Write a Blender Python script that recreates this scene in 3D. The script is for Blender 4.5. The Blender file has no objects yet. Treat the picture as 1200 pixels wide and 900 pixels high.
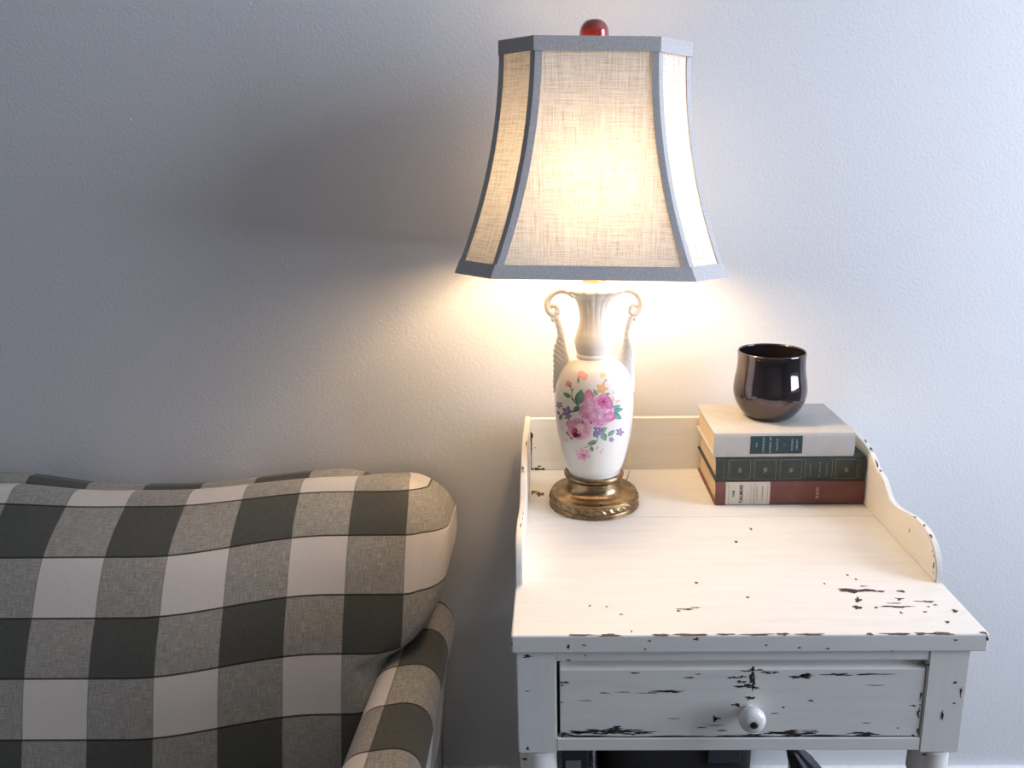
import bpy, bmesh, math, random
from mathutils import Vector, Matrix
random.seed(7)
sc = bpy.context.scene
PI = math.pi

# ------------------------------------------------------------------ camera
HT = 0.77                      # height of the table top; table-frame z = 0 lies there
F, CXP, CYP = 912.335, 635.448, 408.861
CAM = Vector((0.0585, -0.845, 0.5589 + HT))
PITCH, YAW, ROLL = 0.2307, 0.0177, -0.0149
fwd = Vector((-math.sin(YAW) * math.cos(PITCH), math.cos(YAW) * math.cos(PITCH), -math.sin(PITCH)))
rgt = Vector((math.cos(YAW), math.sin(YAW), 0))
upv = rgt.cross(fwd)
R_ = math.cos(ROLL) * rgt + math.sin(ROLL) * upv
U_ = -math.sin(ROLL) * rgt + math.cos(ROLL) * upv
cd = bpy.data.cameras.new('camera')
cam = bpy.data.objects.new('camera', cd)
sc.collection.objects.link(cam)
cd.sensor_width = 36.0
cd.lens = F / 1200 * 36
cd.shift_x = (600 - CXP) / 1200
cd.shift_y = (CYP - 450) / 1200
cd.clip_start = 0.02
cam.matrix_world = Matrix(((R_.x, U_.x, -fwd.x, CAM.x), (R_.y, U_.y, -fwd.y, CAM.y),
                           (R_.z, U_.z, -fwd.z, CAM.z), (0, 0, 0, 1)))
sc.camera = cam

def _ray(px, py): return fwd + R_ * ((px - CXP) / F) + U_ * ((CYP - py) / F)
def on_z(px, py, z):
    v = _ray(px, py); k = (z + HT - CAM.z) / v.z; return CAM + v * k
def on_y(px, py, y):
    v = _ray(px, py); k = (y - CAM.y) / v.y; return CAM + v * k

# ------------------------------------------------------------------ light
YW = 0.575                     # face of the back wall
XR, XL, YF, ZC = 2.35, -2.70, -3.40, 2.70
WIN_Y0, WIN_Y1, WIN_Z0, WIN_Z1 = -1.05, 0.20, 0.75, 2.50
world = bpy.data.worlds.new('world'); sc.world = world
world.use_nodes = True
bg = world.node_tree.nodes['Background']
bg.inputs[0].default_value = (0.62, 0.76, 1.0, 1)
bg.inputs[1].default_value = 0.6
ld = bpy.data.lights.new('window_daylight', 'AREA')
ld.shape = 'RECTANGLE'; ld.size = WIN_Z1 - WIN_Z0; ld.size_y = WIN_Y1 - WIN_Y0
ld.color = (0.73, 0.815, 1.0)
ld.energy = 97
lo = bpy.data.objects.new('window_daylight', ld)
lo.location = (XR + 0.10, (WIN_Y0 + WIN_Y1) / 2, (WIN_Z0 + WIN_Z1) / 2)
lo.rotation_euler = (0, math.radians(90), 0)      # shines along -x into the room
sc.collection.objects.link(lo)
BULB = 195.0
BULB_COL = (1.0, 0.70, 0.41)

vs = sc.view_settings
vs.view_transform = 'Standard'; vs.look = 'None'; vs.gamma = 1; vs.use_curve_mapping = False
vs.exposure = 0.0
sc.cycles.use_denoising = True
sc.cycles.max_bounces = 8
sc.cycles.diffuse_bounces = 5
sc.cycles.sample_clamp_indirect = 6
sc.cycles.caustics_reflective = False
sc.cycles.caustics_refractive = False

# ------------------------------------------------------------------ helpers
def lin(r, g, b):
    f = lambda c: (c / 255 / 12.92) if c / 255 <= 0.04045 else ((c / 255 + 0.055) / 1.055) ** 2.4
    return (f(r), f(g), f(b), 1)

def mesh_obj(name, verts, faces, mat, parent=None, smooth=False, uvs=None, cols=None):
    me = bpy.data.meshes.new(name)
    me.from_pydata([tuple(v) for v in verts], [], faces)
    if smooth: me.polygons.foreach_set('use_smooth', [True] * len(me.polygons))
    if uvs is not None:
        l = me.uv_layers.new(name='UVMap')
        for lp in me.loops: l.data[lp.index].uv = uvs[lp.vertex_index]
    if cols is not None:
        a = me.color_attributes.new('Col', 'FLOAT_COLOR', 'POINT')
        for i, c in enumerate(cols): a.data[i].color = c
    me.materials.append(mat)
    me.validate(); me.update()
    o = bpy.data.objects.new(name, me)
    sc.collection.objects.link(o)
    if parent is not None: o.parent = parent
    return o

def fix_normals(o):
    bm = bmesh.new(); bm.from_mesh(o.data)
    bmesh.ops.recalc_face_normals(bm, faces=bm.faces)
    bm.to_mesh(o.data); bm.free()
    return o

def empty(name, loc):
    o = bpy.data.objects.new(name, None); o.location = loc
    o.empty_display_size = 0.05
    sc.collection.objects.link(o); return o

def tag(o, label, cat, group=None):
    o['label'] = label; o['category'] = cat
    if group: o['group'] = group
    return o

def struct(o, label=None):
    o['kind'] = 'structure'
    if label: o['label'] = label
    return o

def box(name, x0, x1, y0, y1, z0, z1, mat, parent=None, bev=0.0, seg=2, jitter=0.0):
    """box given in world coordinates, relative to the parent's location when there is one"""
    bm = bmesh.new()
    bmesh.ops.create_cube(bm, size=1)
    for v in bm.verts:
        v.co = Vector((x0 + (v.co.x + .5) * (x1 - x0), y0 + (v.co.y + .5) * (y1 - y0), z0 + (v.co.z + .5) * (z1 - z0)))
        if jitter: v.co += Vector((random.uniform(-1, 1), random.uniform(-1, 1), random.uniform(-1, 1))) * jitter
    if bev:
        bmesh.ops.bevel(bm, geom=bm.edges[:], offset=bev, segments=seg, affect='EDGES', profile=0.5)
    if parent is not None: bmesh.ops.translate(bm, verts=bm.verts, vec=-parent.matrix_basis.translation)
    me = bpy.data.meshes.new(name); bm.to_mesh(me); bm.free()
    if bev: me.polygons.foreach_set('use_smooth', [False] * len(me.polygons))
    me.materials.append(mat)
    o = bpy.data.objects.new(name, me); sc.collection.objects.link(o)
    if parent is not None: o.parent = parent
    return o

def lathe(profile, n=64, rfun=None, cx=0, cy=0, close=True):
    """profile: list of (r, z). returns verts, faces"""
    V, Fc = [], []
    m = len(profile)
    for i in range(n):
        a = 2 * PI * i / n
        for j, (r, z) in enumerate(profile):
            rr = r if rfun is None else rfun(r, z, a, j)
            zz = z
            if isinstance(rr, tuple): rr, zz = rr
            V.append((cx + rr * math.cos(a), cy + rr * math.sin(a), zz))
    for i in range(n):
        k = (i + 1) % n
        for j in range(m - 1):
            Fc.append((i * m + j, k * m + j, k * m + j + 1, i * m + j + 1))
    if close:
        for j, rev in ((0, True), (m - 1, False)):
            if profile[j][0] > 1e-5:
                ring = [i * m + j for i in range(n)]
                Fc.append(tuple(reversed(ring)) if rev else tuple(ring))
    return V, Fc

def smooth_profile(pts, sub=6):
    """Catmull-Rom through (r, z) points"""
    out = []
    P = [pts[0]] + list(pts) + [pts[-1]]
    for i in range(1, len(P) - 2):
        p0, p1, p2, p3 = P[i - 1], P[i], P[i + 1], P[i + 2]
        for s in range(sub):
            t = s / sub
            out.append(tuple(0.5 * (2 * p1[k] + (p2[k] - p0[k]) * t + (2 * p0[k] - 5 * p1[k] + 4 * p2[k] - p3[k]) * t * t
                                    + (3 * p1[k] - p0[k] - 3 * p2[k] + p3[k]) * t ** 3) for k in range(len(p1))))
    out.append(tuple(pts[-1]))
    return out

def tube(path, radii, n=10, V=None, Fc=None, flat=None):
    """swept tube through 3-D points; flat = (direction, factor) squeezes the section along a direction"""
    if V is None: V, Fc = [], []
    path = [Vector(p) for p in path]
    base = len(V)
    nrm = None
    for i, p in enumerate(path):
        t = (path[min(i + 1, len(path) - 1)] - path[max(i - 1, 0)]).normalized()
        if nrm is None:
            nrm = t.orthogonal().normalized()
        nrm = (nrm - t * nrm.dot(t)).normalized()
        b = t.cross(nrm)
        r = radii[i] if isinstance(radii, (list, tuple)) else radii
        for k in range(n):
            a = 2 * PI * k / n
            d = nrm * math.cos(a) + b * math.sin(a)
            if flat: d = d - flat[0] * d.dot(flat[0]) * (1 - flat[1])
            V.append(tuple(p + d * r))
    m = len(path)
    for i in range(m - 1):
        for k in range(n):
            k2 = (k + 1) % n
            Fc.append((base + i * n + k, base + i * n + k2, base + (i + 1) * n + k2, base + (i + 1) * n + k))
    Fc.append(tuple(base + k for k in reversed(range(n))))
    Fc.append(tuple(base + (m - 1) * n + k for k in range(n)))
    return V, Fc

def rel(V, parent_loc): return [(v[0] - parent_loc[0], v[1] - parent_loc[1], v[2] - parent_loc[2]) for v in V]

# ------------------------------------------------------------------ materials
class NT:
    def __init__(s, name):
        s.m = bpy.data.materials.new(name); s.m.use_nodes = True
        s.t = s.m.node_tree; s.n = s.t.nodes; s.b = s.n['Principled BSDF']; s.out = s.n['Material Output']
    def node(s, typ, **kw):
        nd = s.n.new(typ)
        for k, v in kw.items():
            if k.startswith('i_'): nd.inputs[int(k[2:])].default_value = v
            else: setattr(nd, k, v)
        return nd
    def link(s, a, b): s.t.links.new(a, b)
    def math(s, op, a, b=None, c=None):
        nd = s.n.new('ShaderNodeMath'); nd.operation = op
        for i, x in enumerate((a, b, c)):
            if x is None: continue
            if isinstance(x, (int, float)): nd.inputs[i].default_value = x
            else: s.link(x, nd.inputs[i])
        return nd.outputs[0]
    def mix(s, fac, a, b, mode='MIX'):
        nd = s.n.new('ShaderNodeMix'); nd.data_type = 'RGBA'; nd.blend_type = mode
        for sock, x in ((nd.inputs[0], fac), (nd.inputs[6], a), (nd.inputs[7], b)):
            if isinstance(x, (int, float, tuple)): sock.default_value = x
            else: s.link(x, sock)
        return nd.outputs[2]
    def noise(s, vec, scale, detail=3, rough=0.55, sc3=None):
        if sc3:
            mp = s.node('ShaderNodeMapping'); mp.inputs['Scale'].default_value = sc3
            s.link(vec, mp.inputs['Vector']); vec = mp.outputs[0]
        nd = s.node('ShaderNodeTexNoise'); nd.inputs['Scale'].default_value = scale
        nd.inputs['Detail'].default_value = detail; nd.inputs['Roughness'].default_value = rough
        s.link(vec, nd.inputs['Vector']); return nd.outputs['Fac']
    def ramp(s, fac, stops):
        nd = s.node('ShaderNodeValToRGB'); e = nd.color_ramp.elements
        while len(e) < len(stops): e.new(0.5)
        for el, (p, c) in zip(e, stops):
            el.position = p; el.color = c if isinstance(c, tuple) else (c, c, c, 1)
        s.link(fac, nd.inputs[0]); return nd.outputs[0]
    def bump(s, height, strength, dist):
        nd = s.node('ShaderNodeBump'); nd.inputs['Strength'].default_value = strength
        nd.inputs['Distance'].default_value = dist
        s.link(height, nd.inputs['Height']); s.link(nd.outputs[0], s.b.inputs['Normal'])
    def base(s, c):
        if isinstance(c, tuple): s.b.inputs['Base Color'].default_value = c
        else: s.link(c, s.b.inputs['Base Color'])
    def set(s, **kw):
        for k, v in kw.items(): s.b.inputs[k.replace('_', ' ')].default_value = v
        return s
    def obj(s): return s.node('ShaderNodeTexCoord').outputs['Object']
    def uv(s): return s.node('ShaderNodeTexCoord').outputs['UV']

def plain(name, col, rough=0.6, metal=0.0, var=0.06, scale=60, bump=0.0, **kw):
    m = NT(name); c = m.obj(); n = m.noise(c, scale)
    d = tuple(x * (1 - var) for x in col[:3]) + (1,); u = tuple(min(1, x * (1 + var)) for x in col[:3]) + (1,)
    m.base(m.ramp(n, [(0.3, d), (0.7, u)]))
    m.set(Roughness=rough, Metallic=metal)
    for k, v in kw.items(): m.b.inputs[k.replace('_', ' ')].default_value = v
    if bump: m.bump(m.noise(c, scale * 4), bump, 0.001)
    return m.m

def wall_mat(name, col, bump=0.45):
    m = NT(name); c = m.obj()
    m.base(m.ramp(m.noise(c, 2.5, 2), [(0.3, tuple(x * .985 for x in col[:3]) + (1,)), (0.7, col)]))
    m.set(Roughness=0.62); m.b.inputs['Specular IOR Level'].default_value = 0.3
    fine = m.noise(c, 210, 3, 0.5)
    nd = m.node('ShaderNodeTexVoronoi'); nd.inputs['Scale'].default_value = 95; m.link(c, nd.inputs['Vector'])
    blob = m.ramp(nd.outputs['Distance'], [(0.12, 1.0), (0.42, 0.0)])
    h = m.math('ADD', m.math('MULTIPLY', fine, 1.0), m.math('MULTIPLY', blob, 0.22))
    m.bump(h, bump, 0.0014)
    return m.m

M = {}
M['wall'] = wall_mat('wall_paint', (0.74, 0.735, 0.73, 1), 0.28)
M['wall_room'] = wall_mat('room_wall_paint', (0.33, 0.325, 0.32, 1), 0.2)
M['ceiling'] = wall_mat('ceiling_paint', (0.60, 0.60, 0.60, 1), 0.3)
M['trim'] = plain('white_trim_paint', (0.82, 0.82, 0.82, 1), 0.4, var=0.02)
M['carpet'] = plain('carpet', (0.22, 0.20, 0.18, 1), 0.95, var=0.25, scale=220, bump=0.8)

def painted_wood(name, sx, chips=0.5, along='x', yellow=0.35, lo_chip=0.66):
    """distressed off-white paint: brush streaks along the grain, yellowing, small chips and cracks to dark wood"""
    m = NT(name); c = m.obj()
    s3 = {'x': (sx, 1, 1), 'y': (1, sx, 1), 'z': (1, 1, sx)}[along]
    streak = m.noise(c, 90, 4, 0.6, s3)
    col = m.ramp(streak, [(0.25, (0.71, 0.695, 0.655, 1)), (0.5, (0.745, 0.735, 0.70, 1)), (0.8, (0.77, 0.765, 0.735, 1))])
    warm = m.ramp(m.noise(c, 5, 3, 0.6, s3), [(0.45, 0.0), (0.75, 1.0)])
    col = m.mix(m.math('MULTIPLY', warm, yellow), col, (0.70, 0.60, 0.42, 1))
    grime = m.ramp(m.noise(c, 38, 5, 0.7, s3), [(0.56, 0.0), (0.72, 1.0)])
    col = m.mix(m.math('MULTIPLY', grime, 0.10), col, (0.33, 0.29, 0.24, 1))
    chip = m.ramp(m.noise(c, 55, 2, 0.45, s3), [(lo_chip, 0.0), (lo_chip + 0.012, 1.0)])
    gate = m.ramp(m.noise(c, 9, 2), [(0.50, 0.0), (0.58, 1.0)])
    cf = m.math('MULTIPLY', m.math('MULTIPLY', chip, gate), chips)
    col = m.mix(cf, col, (0.022, 0.016, 0.014, 1))
    m.base(col)
    m.set(Roughness=0.42); m.b.inputs['Specular IOR Level'].default_value = 0.4
    h = m.math('SUBTRACT', m.math('MULTIPLY', streak, 0.5), cf)
    m.bump(h, 0.35, 0.0006)
    return m.m
M['paint_x'] = painted_wood('painted_wood_x', 0.10, 0.9, 'x', 0.20, 0.76)
M['paint_top'] = painted_wood('painted_wood_top', 0.12, 0.6, 'x', 0.16, 0.79)
M['paint_back'] = painted_wood('painted_wood_back', 0.09, 0.5, 'x', 0.75, 0.74)
M['paint_y'] = painted_wood('painted_wood_y', 0.14, 0.9, 'y', 0.25, 0.75)
M['paint_z'] = painted_wood('painted_wood_z', 0.14, 0.9, 'z', 0.15, 0.75)
M['chip'] = plain('bare_wood_and_gap_shade', (0.030, 0.022, 0.019, 1), 0.7, var=0.5, scale=300)  # also colours the painted shade line of the gap under the drawer
M['chip_red'] = plain('bare_brown_wood', (0.10, 0.055, 0.040, 1), 0.7, var=0.5, scale=250)
M['dark_gap'] = plain('drawer_gap_shade', (0.03, 0.025, 0.022, 1), 0.9)  # near-black, stands in for shade in the gaps around the drawer
M['porcelain'] = plain('white_porcelain', (0.74, 0.73, 0.69, 1), 0.15, var=0.05, scale=120)
M['black_screw'] = plain('black_screw', (0.012, 0.012, 0.012, 1), 0.3)
M['glaze'] = plain('cream_ceramic_glaze', (0.83, 0.80, 0.75, 1), 0.16, var=0.01, Coat_Weight=0.4, Coat_Roughness=0.05)
M['copper'] = plain('copper_socket', (0.75, 0.42, 0.28, 1), 0.3, 1.0)
M['finial'] = plain('red_wood_finial', (0.17, 0.018, 0.016, 1), 0.12, var=0.25, scale=30, Coat_Weight=0.8, Coat_Roughness=0.04)
M['wire'] = plain('lamp_wire_frame', (0.6, 0.58, 0.52, 1), 0.35, 1.0)
M['cord'] = plain('clear_gold_cord', (0.62, 0.50, 0.28, 1), 0.35)

def brass():
    m = NT('antique_brass'); c = m.obj()
    n = m.noise(c, 55, 4, 0.6)
    m.base(m.ramp(n, [(0.3, (0.17, 0.115, 0.062, 1)), (0.55, (0.29, 0.205, 0.115, 1)), (0.75, (0.38, 0.29, 0.18, 1))]))
    m.set(Metallic=1.0); m.link(m.ramp(n, [(0.3, 0.42), (0.7, 0.24)]), m.b.inputs['Roughness'])
    m.bump(m.noise(c, 400, 2), 0.12, 0.0005)
    return m.m
M['brass'] = brass()

def linen(name='linen_shade_fabric'):
    m = NT(name); uv = m.uv()
    wp = m.node('ShaderNodeTexNoise'); wp.inputs['Scale'].default_value = 23; m.link(uv, wp.inputs['Vector'])
    av = m.node('ShaderNodeVectorMath'); av.operation = 'MULTIPLY_ADD'; m.link(wp.outputs['Color'], av.inputs[0]); av.inputs[1].default_value = (0.004, 0.004, 0); m.link(uv, av.inputs[2])
    wuv = av.outputs[0]
    a = m.math('ADD', m.math('MULTIPLY', m.noise(wuv, 60, 3, 0.6, (15, 0.21, 1)), 0.6), m.math('MULTIPLY', m.noise(wuv, 83, 2, 0.5, (14, 0.5, 1)), 0.4))
    b = m.math('ADD', m.math('MULTIPLY', m.noise(wuv, 60, 3, 0.6, (0.21, 15, 1)), 0.6), m.math('MULTIPLY', m.noise(wuv, 83, 2, 0.5, (0.5, 14, 1)), 0.4))
    sl = m.ramp(m.noise(uv, 70, 2, 0.5, (9, 0.45, 1)), [(0.64, 0.0), (0.74, 1.0)])
    sh = m.ramp(m.noise(uv, 70, 2, 0.5, (0.45, 9, 1)), [(0.66, 0.0), (0.76, 1.0)])
    w = m.ramp(m.math('MULTIPLY', m.math('ADD', a, b), 0.5), [(0.39, (0.33, 0.29, 0.235, 1)), (0.50, (0.68, 0.645, 0.59, 1)), (0.61, (0.82, 0.805, 0.775, 1))])
    w = m.mix(m.math('MULTIPLY', m.math('MAXIMUM', sl, sh), 0.45), w, (0.30, 0.25, 0.19, 1))
    d = m.node('ShaderNodeBsdfDiffuse'); t = m.node('ShaderNodeBsdfTranslucent'); ad = m.node('ShaderNodeMixShader')
    m.link(w, d.inputs[0]); m.link(w, t.inputs[0])
    ad.inputs[0].default_value = 0.082
    m.link(d.outputs[0], ad.inputs[1]); m.link(t.outputs[0], ad.inputs[2])
    m.link(ad.outputs[0], m.out.inputs['Surface'])
    return m.m
M['linen'] = linen()
M['bias'] = plain('grey_bias_tape', (0.52, 0.50, 0.485, 1), 0.9, var=0.18, scale=500, bump=0.4)

def check_fabric(name='buffalo_check_fabric'):
    m = NT(name); uv = m.uv()
    sp = m.node('ShaderNodeSeparateXYZ'); m.link(uv, sp.inputs[0])
    def stripe(x):  # 1 in the first half of every two cells, plus a thin dark line on each boundary
        d = m.math('LESS_THAN', m.math('FRACT', m.math('MULTIPLY', x, 0.5)), 0.5)
        e = m.math('ABSOLUTE', m.math('SUBTRACT', m.math('FRACT', m.math('ADD', x, 0.5)), 0.5))
        return d, e
    lightu, eu = stripe(sp.outputs[0]); darkv, ev = stripe(sp.outputs[1])
    darku = m.math('SUBTRACT', 1.0, lightu)
    k = m.math('ADD', darku, darkv)            # 0 cream, 1 mixed, 2 dark
    wv = m.noise(uv, 9, 3, 0.75, (7.5, 0.55, 1)); wh = m.noise(uv, 9, 3, 0.75, (0.55, 7.5, 1))
    fl = m.math('ADD', m.math('MULTIPLY', wv, 0.5), m.math('MULTIPLY', wh, 0.5))
    cream = m.ramp(fl, [(0.3, (0.63, 0.585, 0.535, 1)), (0.7, (0.76, 0.715, 0.67, 1))])
    mid = m.ramp(fl, [(0.34, (0.18, 0.172, 0.152, 1)), (0.5, (0.325, 0.312, 0.28, 1)), (0.66, (0.53, 0.51, 0.465, 1))])
    dark = m.ramp(fl, [(0.3, (0.060, 0.063, 0.056, 1)), (0.7, (0.112, 0.116, 0.104, 1))])
    c = m.mix(m.math('GREATER_THAN', k, 0.5), cream, mid)
    c = m.mix(m.math('GREATER_THAN', k, 1.5), c, dark)
    lv = m.math('LESS_THAN', ev, 0.016); lu = m.math('LESS_THAN', eu, 0.011)
    c = m.mix(m.math('MULTIPLY', lv, 0.9), c, (0.018, 0.018, 0.016, 1))
    c = m.mix(m.math('MULTIPLY', lu, 0.38), c, (0.05, 0.048, 0.043, 1))
    m.base(c); m.set(Roughness=0.95)
    m.b.inputs['Sheen Weight'].default_value = 0.15; m.b.inputs['Specular IOR Level'].default_value = 0.1
    m.bump(m.math('ADD', m.noise(uv, 9, 2, 0.6, (60, 4, 1)), m.noise(uv, 9, 2, 0.6, (4, 60, 1))), 0.25, 0.0008)
    return m.m
M['check'] = check_fabric()

def vcol(name, rough=0.2):
    m = NT(name); a = m.node('ShaderNodeVertexColor'); a.layer_name = 'Col'
    m.base(m.mix(0.12, a.outputs[0], m.ramp(m.noise(m.obj(), 700, 3), [(0.3, (0.3, 0.2, 0.25, 1)), (0.7, (1, 0.95, 0.95, 1))]), 'OVERLAY'))
    m.set(Roughness=rough); return m.m
M['print'] = vcol('floral_print_enamel')

def cup_glaze():
    m = NT('gunmetal_luster_glaze'); c = m.obj()
    n = m.noise(c, 14, 3, 0.5)
    m.base(m.ramp(n, [(0.35, (0.085, 0.075, 0.088, 1)), (0.65, (0.17, 0.14, 0.135, 1))]))
    m.set(Metallic=0.9, Roughness=0.05)
    m.bump(m.noise(c, 45, 2), 0.06, 0.001)
    return m.m
M['cup'] = cup_glaze()

def cloth(name, col, stain, sc=40):
    m = NT(name); c = m.obj()
    w = m.ramp(m.noise(c, 900, 2), [(0.3, tuple(x * .86 for x in col[:3]) + (1,)), (0.7, col)])
    s = m.ramp(m.noise(c, sc, 4, 0.65), [(0.45, 0.0), (0.72, 1.0)])
    m.base(m.mix(m.math('MULTIPLY', s, 0.5), w, stain)); m.set(Roughness=0.72)
    m.bump(m.noise(c, 1100, 2), 0.25, 0.0004); return m.m
M['cloth_grey'] = cloth('grey_book_cloth', (0.50, 0.49, 0.46, 1), (0.36, 0.33, 0.29, 1), 30)
M['cloth_green'] = cloth('dark_green_book_leather', (0.030, 0.038, 0.034, 1), (0.065, 0.068, 0.055, 1), 60)
M['cloth_red'] = cloth('maroon_book_cloth', (0.16, 0.058, 0.048, 1), (0.21, 0.10, 0.075, 1), 40)
M['label_teal'] = cloth('teal_spine_label', (0.018, 0.050, 0.055, 1), (0.022, 0.058, 0.06, 1))
M['label_cream'] = cloth('cream_paper_label', (0.62, 0.57, 0.48, 1), (0.54, 0.48, 0.38, 1))
M['ink'] = plain('black_ink', (0.035, 0.03, 0.028, 1), 0.8)
M['ink_faint'] = plain('faded_ink', (0.30, 0.27, 0.225, 1), 0.8)
M['silver_ink'] = plain('pale_foil', (0.42, 0.46, 0.45, 1), 0.5)
M['gilt'] = plain('worn_gilt', (0.20, 0.19, 0.12, 1), 0.5, var=0.5, scale=250)
M['cream_ink'] = plain('cream_foil', (0.60, 0.48, 0.42, 1), 0.6)

def pages():
    m = NT('yellowed_page_edges'); c = m.obj()
    n = m.noise(c, 120, 3, 0.7, (0.3, 0.3, 12))
    m.base(m.ramp(n, [(0.3, (0.48, 0.36, 0.20, 1)), (0.6, (0.70, 0.56, 0.36, 1))])); m.set(Roughness=0.9)
    m.bump(n, 0.5, 0.0006); return m.m
M['pages'] = pages()
M['black_leather'] = plain('black_leather', (0.0055, 0.0052, 0.006, 1), 0.6, var=0.4, scale=90, bump=0.3)
M['black_cloth'] = plain('black_umbrella_cloth', (0.012, 0.013, 0.018, 1), 0.6, var=0.4, scale=120)
M['grey_board'] = plain('dark_grey_board', (0.022, 0.024, 0.032, 1), 0.7)
M['grey_tab'] = plain('pale_grey_tab', (0.20, 0.21, 0.23, 1), 0.6)
M['tinsel'] = plain('silver_tinsel', (0.75, 0.78, 0.85, 1), 0.22, 1.0)
M['dark_wood_leg'] = plain('dark_wood', (0.05, 0.03, 0.02, 1), 0.4)
def bulb_mat():
    m = NT('lit_bulb_glass'); e = m.node('ShaderNodeEmission')
    n = m.ramp(m.noise(m.obj(), 20), [(0.2, BULB_COL + (1,)), (0.8, BULB_COL + (1,))])
    m.link(n, e.inputs[0]); e.inputs[1].default_value = BULB
    m.link(e.outputs[0], m.out.inputs['Surface']); return m.m
M['bulb'] = bulb_mat()

# ------------------------------------------------------------------ room
T = 0.12
struct(box('floor', XL - T, XR + T, YF - T, YW + T, -0.10, 0, M['carpet']))
struct(box('ceiling', XL - T, XR + T, YF - T, YW + T, ZC, ZC + 0.1, M['ceiling']))
struct(box('wall_back', XL - T, XR + T, YW, YW + T, 0, ZC, M['wall']), 'pale grey painted wall with orange-peel texture')
struct(box('wall_left', XL - T, XL, YF, YW, 0, ZC, M['wall_room']))
struct(box('wall_front', XL - T, XR + T, YF - T, YF, 0, ZC, M['wall_room']))
# right wall around the window opening, one mesh
V, Fc = [], []
def addbox(V, Fc, x0, x1, y0, y1, z0, z1):
    b = len(V)
    V += [(x, y, z) for x in (x0, x1) for y in (y0, y1) for z in (z0, z1)]
    Fc += [(b, b + 1, b + 3, b + 2), (b + 4, b + 6, b + 7, b + 5), (b, b + 4, b + 5, b + 1), (b + 2, b + 3, b + 7, b + 6), (b, b + 2, b + 6, b + 4), (b + 1, b + 5, b + 7, b + 3)]
addbox(V, Fc, XR, XR + T, YF, WIN_Y0, 0, ZC)
addbox(V, Fc, XR, XR + T, WIN_Y1, YW, 0, ZC)
addbox(V, Fc, XR, XR + T, WIN_Y0, WIN_Y1, 0, WIN_Z0)
addbox(V, Fc, XR, XR + T, WIN_Y0, WIN_Y1, WIN_Z1, ZC)
struct(mesh_obj('wall_right', V, Fc, M['wall_room']))
win = struct(box('window_1', XR - 0.02, XR + 0.06, WIN_Y0 - 0.06, WIN_Y0 + 0.02, WIN_Z0 - 0.06, WIN_Z1 + 0.06, M['trim']))
for nm, a in (('jamb', (WIN_Y1 - 0.02, WIN_Y1 + 0.06, WIN_Z0 - 0.06, WIN_Z1 + 0.06)),
              ('sill', (WIN_Y0 + 0.02, WIN_Y1 - 0.02, WIN_Z0 - 0.06, WIN_Z0 + 0.02)),
              ('head', (WIN_Y0 + 0.02, WIN_Y1 - 0.02, WIN_Z1 - 0.02, WIN_Z1 + 0.06)),
              ('meeting_rail', (WIN_Y0 + 0.02, WIN_Y1 - 0.02, (WIN_Z0 + WIN_Z1) / 2 - 0.02, (WIN_Z0 + WIN_Z1) / 2 + 0.02))):
    o = box(nm, XR - 0.02, XR + 0.06, *a, M['trim'])
    o.parent = win
ZB = 0.77 - 0.690
struct(box('baseboard_back', XL, XR, YW - 0.014, YW, 0, ZB, M['trim'], bev=0.004))

wb = bpy.data.objects['wall_back']
for px, py, rx, rz in ((293, 4, .0022, .0034), (153, 140, .0020, .0036), (242, 208, .0018, .0026), (331, 304, .0014, .0034), (337, 312, .0013, .0034), (281, 275, .0012, .0024), (466, 140, .0014, .0022)):
    c = on_y(px, py, YW)
    V, Fc = lathe([(0.0, 0.0007), (0.5, 0.0005), (1.0, -0.0004)], 12, close=False)
    fix_normals(mesh_obj('plaster_nib', [(c.x + x * rx, YW - z, c.z + y * rz) for x, y, z in V], Fc, M['trim'], wb, True))

# ------------------------------------------------------------------ side table
W, D, TS, TG = 0.58, 0.533, 0.024, 0.0095
OX, OY = 0.0, 0.0
tbl = empty('side_table', (W / 2, D / 2, 0))
tag(tbl, 'distressed white painted wooden side table with one drawer and raised gallery', 'table')
PL = (W / 2, D / 2, 0)
SEAM = 0.330
tb = box('top_board', 0, W, 0, SEAM - 0.0004, HT - TS, HT, M['paint_top'], tbl, bev=0.0022)
tb2 = box('top_board', 0.002, W - 0.002, SEAM + 0.0004, D + 0.012, HT - TS, HT, M['paint_top'], tbl, bev=0.0012)

def extrude_poly(name, pts2, axis, a0, a1, mat, parent, bev=0.0):
    """pts2 outline extruded along an axis: 'x' uses (y, z), 'y' uses (x, z), 'z' uses (x, y); world coordinates"""
    def mk(p, a):
        return {'x': (a, p[0], p[1]), 'y': (p[0], a, p[1]), 'z': (p[0], p[1], a)}[axis]
    bm = bmesh.new()
    A = [bm.verts.new(mk(p, a0)) for p in pts2]; B = [bm.verts.new(mk(p, a1)) for p in pts2]
    n = len(pts2)
    bm.faces.new(A); bm.faces.new(list(reversed(B)))
    for i in range(n): bm.faces.new((A[i], B[i], B[(i + 1) % n], A[(i + 1) % n]))
    bmesh.ops.recalc_face_normals(bm, faces=bm.faces)
    if bev:
        ed = [e for e in bm.edges if len(e.link_faces) == 2 and any(len(f.verts) > 4 for f in e.link_faces)]
        bmesh.ops.bevel(bm, geom=ed, offset=bev, segments=2, affect='EDGES')
    loc = parent.matrix_basis.translation if parent is not None else Vector((0, 0, 0))
    bmesh.ops.translate(bm, verts=bm.verts, vec=-loc)
    me = bpy.data.meshes.new(name); bm.to_mesh(me); bm.free(); me.materials.append(mat)
    o = bpy.data.objects.new(name, me); sc.collection.objects.link(o)
    if parent is not None: o.parent = parent
    return o

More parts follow.
